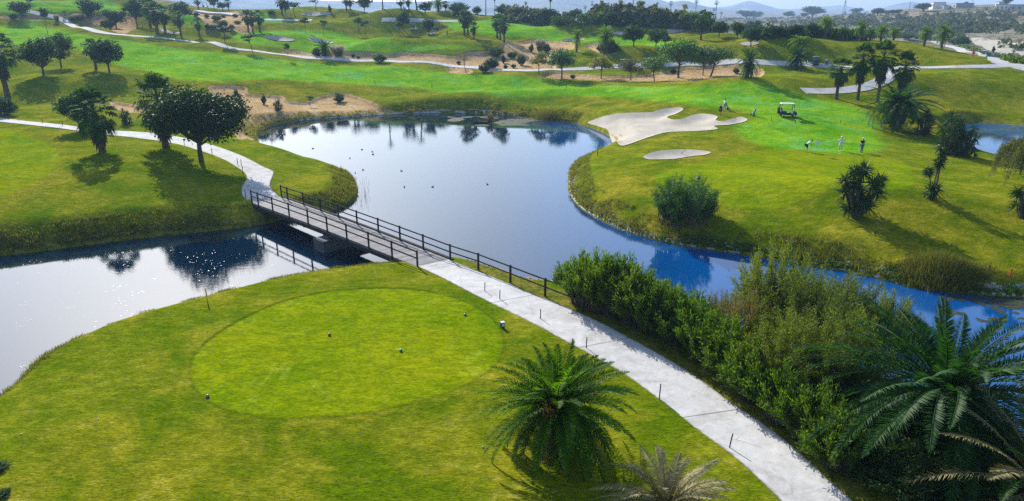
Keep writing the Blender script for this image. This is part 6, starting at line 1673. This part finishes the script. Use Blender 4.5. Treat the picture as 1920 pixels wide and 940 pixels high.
WS, BL, GR, NV, WT, BK, TEAL = (plain('white_shirt', (.78, .80, .85), .8, var=.04), plain('black_cloth', (.015, .016, .022), .85), plain('grey_cloth', (.28, .32, .36), .85),
    plain('navy_cloth', (.02, .03, .09), .85), plain('white_cloth', (.72, .73, .76), .85, var=.05), plain('shoe_white', (.7, .7, .7), .6), plain('jeans_blue', (.10, .18, .26), .85))
REDC = plain('red_cloth', (.55, .03, .06), .85)
stand = {'L': ((.02, .27, 1.14), (.10, .25, .92)), 'R': ((.02, .27, 1.14), (.10, .25, .92))}
putt = {'lean': .75, 'knee': .5, 'L': ((.42, .16, 1.04), (.46, .03, .80)), 'R': ((.42, .16, 1.04), (.46, .02, .74))}
hips = {'L': ((.0, .42, 1.16), (.10, .22, 1.04)), 'R': ((.0, .42, 1.16), (.10, .22, 1.04))}
front = {'L': ((.06, .27, 1.12), (.24, .05, 1.06)), 'R': ((.06, .27, 1.12), (.24, .04, 1.02))}
walk = {'step': 1.0, 'lean': .06, 'L': ((-.08, .26, 1.15), (.02, .28, .93)), 'R': ((.12, .26, 1.14), (.30, .22, 1.02))}
pr, V_, s_ = person(1512, 285, -.25, putt, (WS, BL, BK), 'golfer in white shirt and black shorts bending over a putt', hair=M_HAIRD, shorts=True)
q_ = pr.location; c_, sn = math.cos(-.25), math.sin(-.25)
pt = empty('putter', (q_[0] + .48 * c_, q_[1] + .48 * sn, q_[2]), -.25)
m = MB(); m.tube([(-.02, 0, .82), (.1, 0, .03)], .010, 6); m.build('shaft', M_STEEL, pt); m = MB(); m.box((.1, .03, .02), (.03, .12, .03)); m.build('head', M_STEEL, pt); tag(pt, 'steel putter held by the bending golfer', 'golf club')
person(1575, 283, -1.7, hips, (WT, WT, BK), 'golfer in white clothes and white cap with hands on hips on the green', hat=WS, shorts=True)
person(1614.5, 286, -1.2, front, (BL, TEAL, BL), 'golfer in black top, jeans and pale cap at the right of the green', hair=M_HAIRG, hat=WT)
person(1350, 217, .6, front, (BL, NV, BK), 'person in black top and blue shorts at the edge of the beach bunker', hair=M_HAIRG, shorts=True)
person(1357.5, 207, .2, walk, (WS, GR, BK), 'person in white walking beside the golf trolley near the beach bunker')
person(1549, 124, 1.2, stand, (WS, NV, BK), 'golfer in white top standing right of the dark cart')
person(1552.5, 124.3, -1.8, front, (GR, GR, BK), 'golfer in grey standing close to the one in white top')
person(838.5, 68, 0, stand, (BL, BL, BK), 'dark dressed golfer alone on the far fairway right of the small tree', group='golfers far away')
person(769, 56.5, 0, stand, (WS, NV, BK), 'golfer in white left of the small far cart', group='golfers far away')
person(779.5, 58.5, 0, stand, (WS, BL, BK), 'golfer in black trousers right of the small far cart', group='golfers far away')
person(1824, 107, 1, walk, (REDC, REDC, BK), 'person in red walking left of the carts on the right path', group='golfers far away')
person(715.5, 37, 0, stand, (GR, GR, BK), 'grey dressed golfer on the slope below the red flag', group='golfers far away')

# ------------------------------------------------------------------ far buildings and poles
def building(name, x0, x1, yb, yt, depth, mat, label, wins=0, dist=None, parapet=True, rz=0):
    a, b = hit(x0, yb), hit(x1, yb); c = (a + b) / 2; w = np.linalg.norm((b - a)[:2]); z0 = min(a[2], b[2]) - 1; h = px_height(c, yt) + (c[2] - z0)
    ang = math.atan2((b - a)[1], (b - a)[0]); root = empty(name, (c[0], c[1], z0), ang + rz)
    m = MB(); m.box((0, depth / 2, h / 2), (w, depth, h)); m.build('walls', mat, root)
    if parapet: m = MB(); m.box((0, depth / 2, h + .2), (w + .4, depth + .4, .4)); m.build('roof', M_ROOF, root)
    for k in range(wins):
        m = MB(); m.box((-w / 2 + w * (k + .5) / wins, -.02, h * .55), (w / wins * .35, .12, h * .28)); m.build('window', M_GLASS, root)
    tag(root, label, 'building', 'buildings on the far plateau'); return root
building('white_house', 1741, 1748, 18, 6, 10, M_WALLW, 'narrow white tower like building at the left of the plateau', 1)
building('long_shed', 1749, 1792, 15, 8, 14, M_WALLG, 'long grey flat roofed building on the plateau', 7)
building('small_hut', 1763, 1769, 17, 11, 6, M_WALLW, 'small white hut in front of the long grey building', 1)
building('white_house', 1866, 1890, 19, 9, 12, M_WALLW, 'bright white building near the top right corner', 3)
building('white_house', 1865, 1872, 12, 4, 8, M_WALLW, 'white upper block behind the bright white building', 1)
building('flat_roofed_house', 1893, 1990, 20, 9, 16, M_WALLG, 'wide flat roofed building cut by the right edge', 8)
building('small_hut', 1850, 1854, 15, 12, 4, M_WALLW, 'tiny white hut between the plateau buildings', 1)
plant('round', 1887, 12, -6, 16, 'tree above the bright white building near the top right corner', 'tree', 'trees on the plateau')
plant('round', 1810, 13, 3, 8, 'small tree between the plateau buildings', 'tree', 'trees on the plateau')
for x, yb, yt, w, l in [(1524+0,26,12,38,'dark tree of the plain left of the pylon'),(1605,27,15,22,'tree clump right of the pylon'),(1645,30,15,22,'broad dark tree on the plateau slope, left one'),(1730,22,6,28,'tall dark tree just left of the white tower building'),(1675,28,18,26,'dark tree between the slope trees'),(1478,28,21,20,'small dark tree on the plain at the foot of the mountains'),(1400,30,20,34,'dark grove tree under the pointed mountain'),(1418,31,22,24,'second grove tree under the pointed mountain'),(1508,30,24,14,'low tree left of the big plain tree')]:
    plant('round', x, yb, yt, w, l, 'tree', 'trees on the far plain')
def pylon(px, yb, yt):
    p = hit(px, yb); h = px_height(p, yt); root = empty('power_pylon', p); m = MB(); w = h * .09
    for sx in (-1, 1):
        for sy in (-1, 1): m.beam((sx * w, sy * w, 0), (sx * w * .12, sy * w * .12, h), .35, .35)
    for k in range(8):
        z0, z1 = h * k / 8, h * (k + 1) / 8; a, b = w * (1 - .88 * k / 8), w * (1 - .88 * (k + 1) / 8)
        for s in (-1, 1): m.beam((-a, s * a, z0), (b, s * b, z1), .2, .2); m.beam((s * a, -a, z0), (s * b, b, z1), .2, .2)
    m.build('lattice_tower', M_STEEL, root); m = MB()
    for z in (.72, .85): m.beam((-h * .13, 0, h * z), (h * .13, 0, h * z), .4, .4)
    m.build('crossarm', M_STEEL, root); tag(root, 'lattice power pylon on the plain below the mountains', 'pylon')
pylon(1582, 28, -1)
for x, yb, yt, l in [(1704,22,3,'thin pole on the plateau right of the pylon'),(1821,13,0,'thin mast between the plateau buildings'),(1186,28,-6,'bare pole among the thin palms'),(911,24,-4,'thin pole over the grey skyline bush')]:
    p = hit(x, yb); h = px_height(p, yt); root = empty('utility_pole', p); m = MB(); m.tube([(0, 0, 0), (0, 0, h)], [.22, .12], 6); m.build('mast', M_WOOD, root); m = MB(); m.beam((-1.2, 0, h * .93), (1.2, 0, h * .93), .12, .12); m.build('crossarm', M_WOOD, root); tag(root, l, 'pole', 'poles on the horizon')
def heap(px, py, w, top, label):
    p = hit(px, py); W = w * px_scale(p); h = px_height(p, top); n = 40; th = np.linspace(0, 2 * math.pi, n, endpoint=False); V = [[0, 0, h]]; F = []
    for k in range(1, 9):
        r = W / 2 * k / 8
        for j, a in enumerate(th): rr = r * (1 + .18 * math.sin(a * 3 + px) + .08 * math.sin(a * 7)); V.append([rr * math.cos(a), rr * math.sin(a), h * (1 - k / 8) ** 1.1 - (.8 if k == 8 else 0)])
    m = MB(); m.add(V, [[0, 1 + j, 1 + (j + 1) % n] for j in range(n)]); 
    m.F += [np.array([[1 + (k - 1) * n + j, 1 + k * n + j, 1 + k * n + (j + 1) % n, 1 + (k - 1) * n + (j + 1) % n] for k in range(1, 8) for j in range(n)])]
    o = m.build('sand_heap', M_SAND, smooth=True); o.location = p; tag(o, label, 'sand heap', 'heaps on the sand field')
heap(1841, 78, 34, 70, 'pale pointed sand heap above the descending path'); heap(1930, 86, 60, 74, 'large pale sand heap cut by the right edge')

# ------------------------------------------------------------------ shore details
def near_shore(pt, i0): pass
WN = len(WATER)
seg = np.roll(WATER, -1, 0) - WATER; sl = np.linalg.norm(seg, axis=1)
area = 0.5 * np.sum(WATER[:, 0] * np.roll(WATER[:, 1], -1) - np.roll(WATER[:, 0], -1) * WATER[:, 1]); ccw = area > 0
outn = np.stack([seg[:, 1], -seg[:, 0]], 1) / (sl[:, None] + 1e-9) * (1 if ccw else -1)      # points to land
def in_view(p): return (p[1] > 15) & (np.abs(np.arctan2(p[0], p[1])) < R(41)) & (p[1] < 150)
def idx_range(pxa, pxb):
    a = int(np.argmin(np.linalg.norm(WATER - at_z(*pxa, 0), axis=1))); b = int(np.argmin(np.linalg.norm(WATER - at_z(*pxb, 0), axis=1))); return a, b
def ribbon(i0, i1, w, name, mat, z0=.03, z1=.10, inset=-.05):
    idx = list(range(i0, i1)) if i0 < i1 else list(range(i0, WN)) + list(range(0, i1))
    g = np.random.default_rng(i0); m = MB(); P = WATER[idx]; Nn = outn[idx]; t = np.arange(len(P)) * 1.0
    ww = w * (0.45 + 1.1 * g.random(len(P)))[:, None]
    a = P + Nn * (inset - .15); b = P + Nn * inset; c = P + Nn * (inset + ww)
    V = np.concatenate([np.column_stack([a, np.full(len(P), -.15)]), np.column_stack([b, np.full(len(P), z1)]), np.column_stack([c, ground(c[:, 0], c[:, 1]) + .05])]); n = len(P); q = np.arange(n - 1)
    m.add(V, np.concatenate([np.stack([q, q + 1, n + q + 1, n + q], 1), np.stack([n + q, n + q + 1, 2 * n + q + 1, 2 * n + q], 1)]))
    tag(m.build(name, mat), kind='structure')
a, b = idx_range((1130,284), (1600,511)); ribbon(a, b, .35, 'shore_edging', M_CONC_L)
a, b = idx_range((1640,521), (2000,560)); ribbon(a, b, .7, 'shore_edging', M_CONC_L)
a, b = idx_range((560,228), (980,219)); ribbon(a, b, .5, 'shore_edging', M_CONC_L)
# stones below the fence and on the right hand shore
def stones():
    g = np.random.default_rng(77); m = MB(); ico = bmesh.new(); bmesh.ops.create_icosphere(ico, subdivisions=1, radius=1); iv = np.array([v.co[:] for v in ico.verts]); fi = np.array([[v.index for v in f.verts] for f in ico.faces]); ico.free()
    for i in range(WN):
        p = WATER[i]
        if not in_view(p): continue
        if p[1] < 47 and p[0] > -4 and p[0] < 6: dens, sz, sp = 30, .16, 1.3
        elif p[1] < 60 and p[0] > 8: dens, sz, sp = 4, .12, .7
        elif p[1] < 95 and 5 < p[0] < 25: dens, sz, sp = 4, .14, .8
        else: continue
        for k in range(g.poisson(dens * sl[i])):
            q = p + seg[i] * g.random() + outn[i] * g.uniform(-.2, sp); z = float(np.interp(0, [0], [0])); s = sz * g.uniform(.5, 1.4)
            stl.append((q[0], q[1], s))
            v = iv * [s, s * g.uniform(.7, 1), s * .6] * g.uniform(.8, 1.15, (len(iv), 1)); an = g.uniform(0, 6.28); c, sn = math.cos(an), math.sin(an); v = v @ np.array([[c, sn, 0], [-sn, c, 0], [0, 0, 1]])
            m.add(v + [q[0], q[1], 0], fi)
    if m.n:
        q = np.array(stl); z = np.maximum(ground(q[:, 0], q[:, 1]), -.05) + .02; 
        V = np.concatenate(m.V); V[:, 2] += np.repeat(z, len(iv)); m.V = [V]; tag(m.build('shore_stones', M_STONE), 'pale stones lining the water edge', 'stones', kind='stuff')
stl = []
stones()
# grass fringes
def blades(name, P, H, mat, label, seed, w=.02, lean=.35, per=7, spread=.12, cat='grass'):
    """P: (n,2) tuft positions"""
    g = np.random.default_rng(seed); nz = vnoise(P[:, 0] / 1.7 + seed, P[:, 1] / 1.7) + .6 * vnoise(P[:, 0] / .6, P[:, 1] / .6); kp = nz > -.22; P = P[kp]; H = H * (.55 + 1.6 * np.clip(nz[kp] + .2, 0, 1)); n = len(P); z = ground(P[:, 0], P[:, 1]); k = np.repeat(np.arange(n), per)
    B = np.column_stack([P[k] + g.normal(0, spread, (len(k), 2)), z[k] - .03]); hh = (np.broadcast_to(H, (n,))[k] * g.uniform(.5, 1.1, len(k)))
    T_ = B + np.column_stack([g.normal(0, lean, len(k)) * hh, g.normal(0, lean, len(k)) * hh, hh]); s = unit(np.cross(T_ - B, rand_dirs(len(k), g)))
    V, F = kites(B, T_, s, w, .35); m = MB(); m.add(V, F); return tag(m.build(name, mat), label, cat, kind='stuff')
def shore_pts(n, lo, hi, cond, seed):
    g = np.random.default_rng(seed); ok = np.array([in_view(p) and cond(p) and not (p[0] > 10.5 and 88 < p[1] < 126) for p in WATER]); pr = sl * ok; pr /= pr.sum(); i = g.choice(WN, n, p=pr)
    return WATER[i] + seg[i] * g.random((n, 1)) + outn[i] * (lo + (hi - lo) * g.random((n, 1)) ** 1.8)
blades('bank_grass', shore_pts(9000, .05, 1.5, lambda p: p[1] < 47 and p[0] < -1, 1), .17, L_GRASSY, 'longer grass along the tee bank', 11, .012)
blades('bank_grass', shore_pts(5000, .1, 2.2, lambda p: p[1] >= 40 and p[0] > 6, 2), .30, L_GRASSY, 'rough tawny grass along the right hand bank', 12, .02)
blades('bank_grass', shore_pts(4000, .1, 2.4, lambda p: p[1] >= 45 and p[0] <= 0 and p[1] < 80 and not (p[1] < 54 and p[0] > -18), 3), .28, L_GRASSY, 'rough grass along the left bank and grass spit', 13, .02)
blades('bank_grass', shore_pts(1600, .2, 2.5, lambda p: p[1] > 100, 4), .35, L_GRASSY, 'dry grass along the far bank of the lake', 14, .04)
blades('bank_grass', shore_pts(1500, .0, .8, lambda p: 42 < p[1] < 60 and p[0] > 12, 5), .28, L_SEDGE, 'fresh green sedge at the foot of the right bank', 15, .025)
g_ = np.random.default_rng(5)
def patch(px0, px1, py0, py1, n, z=None): 
    q = np.column_stack([g_.uniform(px0, px1, n), g_.uniform(py0, py1, n)]); return np.array([at_z(a, b, 0) for a, b in q])
def reeds():
    m = MB(); P = np.concatenate([patch(648, 692, 340, 388, 90), patch(505, 525, 246, 275, 30), patch(896, 925, 222, 232, 30)])
    g = g_; n = len(P); B = np.column_stack([P, np.full(n, -.2)]); T_ = B + np.column_stack([g.normal(0, .12, (n, 2)), g.uniform(.6, 1.4, n)]); V, F = kites(B, T_, rand_dirs(n, g), .012, .4); m.add(V, F); tag(m.build('reeds', L_REED), 'thin dark reeds standing in the water', 'reeds', kind='stuff')
reeds()
def weed(name, pts, label, mat, s=.12):
    m = MB(); g = g_; n = len(pts); c = np.column_stack([pts, np.full(n, .012) + g.random(n) * .012]); a = g.uniform(0, 6.28, n); d = np.column_stack([np.cos(a), np.sin(a), 0 * a]) * s * g.uniform(.4, 1.5, (n, 1)); e = np.column_stack([-d[:, 1], d[:, 0], 0 * a]) * .6
    V = np.stack([c - d, c - e, c + d, c + e], 1).reshape(-1, 3); m.add(V, np.arange(len(V)).reshape(-1, 4)); tag(m.build(name, mat), label, 'water weed', kind='stuff')
M_WEED = plain('floating_weed', (.05, .06, .022), .8, var=.4, scale=3)
def clumpy(P, th=0.02, sc=2.0):
    k = vnoise(P[:, 0] / sc, P[:, 1] / sc) + .5 * vnoise(P[:, 0] / sc * 3, P[:, 1] / sc * 3); return P[k > th]
weed('floating_weed', clumpy(patch(1760, 2000, 556, 604, 9000), .06, 1.3), 'brown green weed floating by the right bank', M_WEED, .07)
M_SPECK = plain('glint_speck', (.8, .8, .82), .4, var=.03)  # white flecks laid on the water to imitate sun glints
q = clumpy(patch(30, 560, 470, 700, 2600), 0.22, 1.6); q = q[(sdist(q[:, 0], q[:, 1], WATER) > .5)]
weed('glint_flecks', q[:520], 'white flecks imitating sun glints on the left pond', M_SPECK, .035)
qf = patch(840, 1090, 219, 236, 9000); keep = [(b) for b in range(len(qf)) if True]
qf = qf[(sdist(qf[:, 0], qf[:, 1], WATER) > .2)]; qf = clumpy(qf, -.05, 5); weed('floating_weed', qf, 'grey green weed floating along the far shore of the lake', M_WEED, .28)
# tall grass clump on the right shore, sedge tuft on the far shore
def longgrass(px0, px1, py, H, n, name, label, mat, cat, seed):
    g = np.random.default_rng(seed); p0, p1 = hit(px0, py), hit(px1, py + 8); c = (p0 + p1) / 2; L = np.linalg.norm((p1 - p0)[:2]); u = (p1 - p0) / L; t = g.normal(0, .24, n); w = g.normal(0, L * .09, n)
    x = c[0] + u[0] * t * L * .9 - u[1] * w; y = c[1] + u[1] * t * L * .9 + u[0] * w; z = ground(x, y); hh = H * np.exp(-(t / .38) ** 2) * g.uniform(.55, 1.05, n) + .15
    B = np.column_stack([x, y, z - .05]); T_ = B + np.column_stack([g.normal(0, .3, n) * hh, g.normal(0, .3, n) * hh, hh]); V, F = kites(B, T_, rand_dirs(n, g), .014, .3); m = MB(); m.add(V, F)
    o = m.build(name, mat, loc=(c[0], c[1], c[2])); tag(o, label, cat)
longgrass(1665, 1860, 520, 1.15, 15000, 'long_grass_clump', 'long mound of tall dry topped grass on the right shore', L_GRASSY, 'grass clump', 61)
longgrass(985, 1062, 217, 1.6, 2600, 'sedge_clump', 'tuft of sedge with pale tops on the far shore of the lake', L_GRASSY, 'grass clump', 62)
# rock and dead shrub in the lake
q = at_z(901, 231, 0); bm = bmesh.new(); bmesh.ops.create_icosphere(bm, subdivisions=2, radius=1)
for v in bm.verts: v.co = Vector((v.co.x * 1.3, v.co.y * .6, v.co.z * .38 + .04)) * (1 + .15 * math.sin(v.co.x * 7 + v.co.y * 5))
me = bpy.data.meshes.new('rock'); bm.to_mesh(me); bm.free(); me.materials.append(plain('dark_rock', (.03, .035, .03), .9)); o = bpy.data.objects.new('rock', me); COL.objects.link(o); o.location = (q[0], q[1], 0); tag(o, 'dark rock breaking the water near the far shore', 'rock')
o = stem_bush('twiggy_bush', 2.0, 1.8, 63, L_TAMARISK_B, 60, 34, .14, .02, spread=1.0); q = at_z(919, 231, 0); o.location = (q[0], q[1], 0); tag(o, 'leafless reddish bush standing in the lake next to the rock', 'bush')
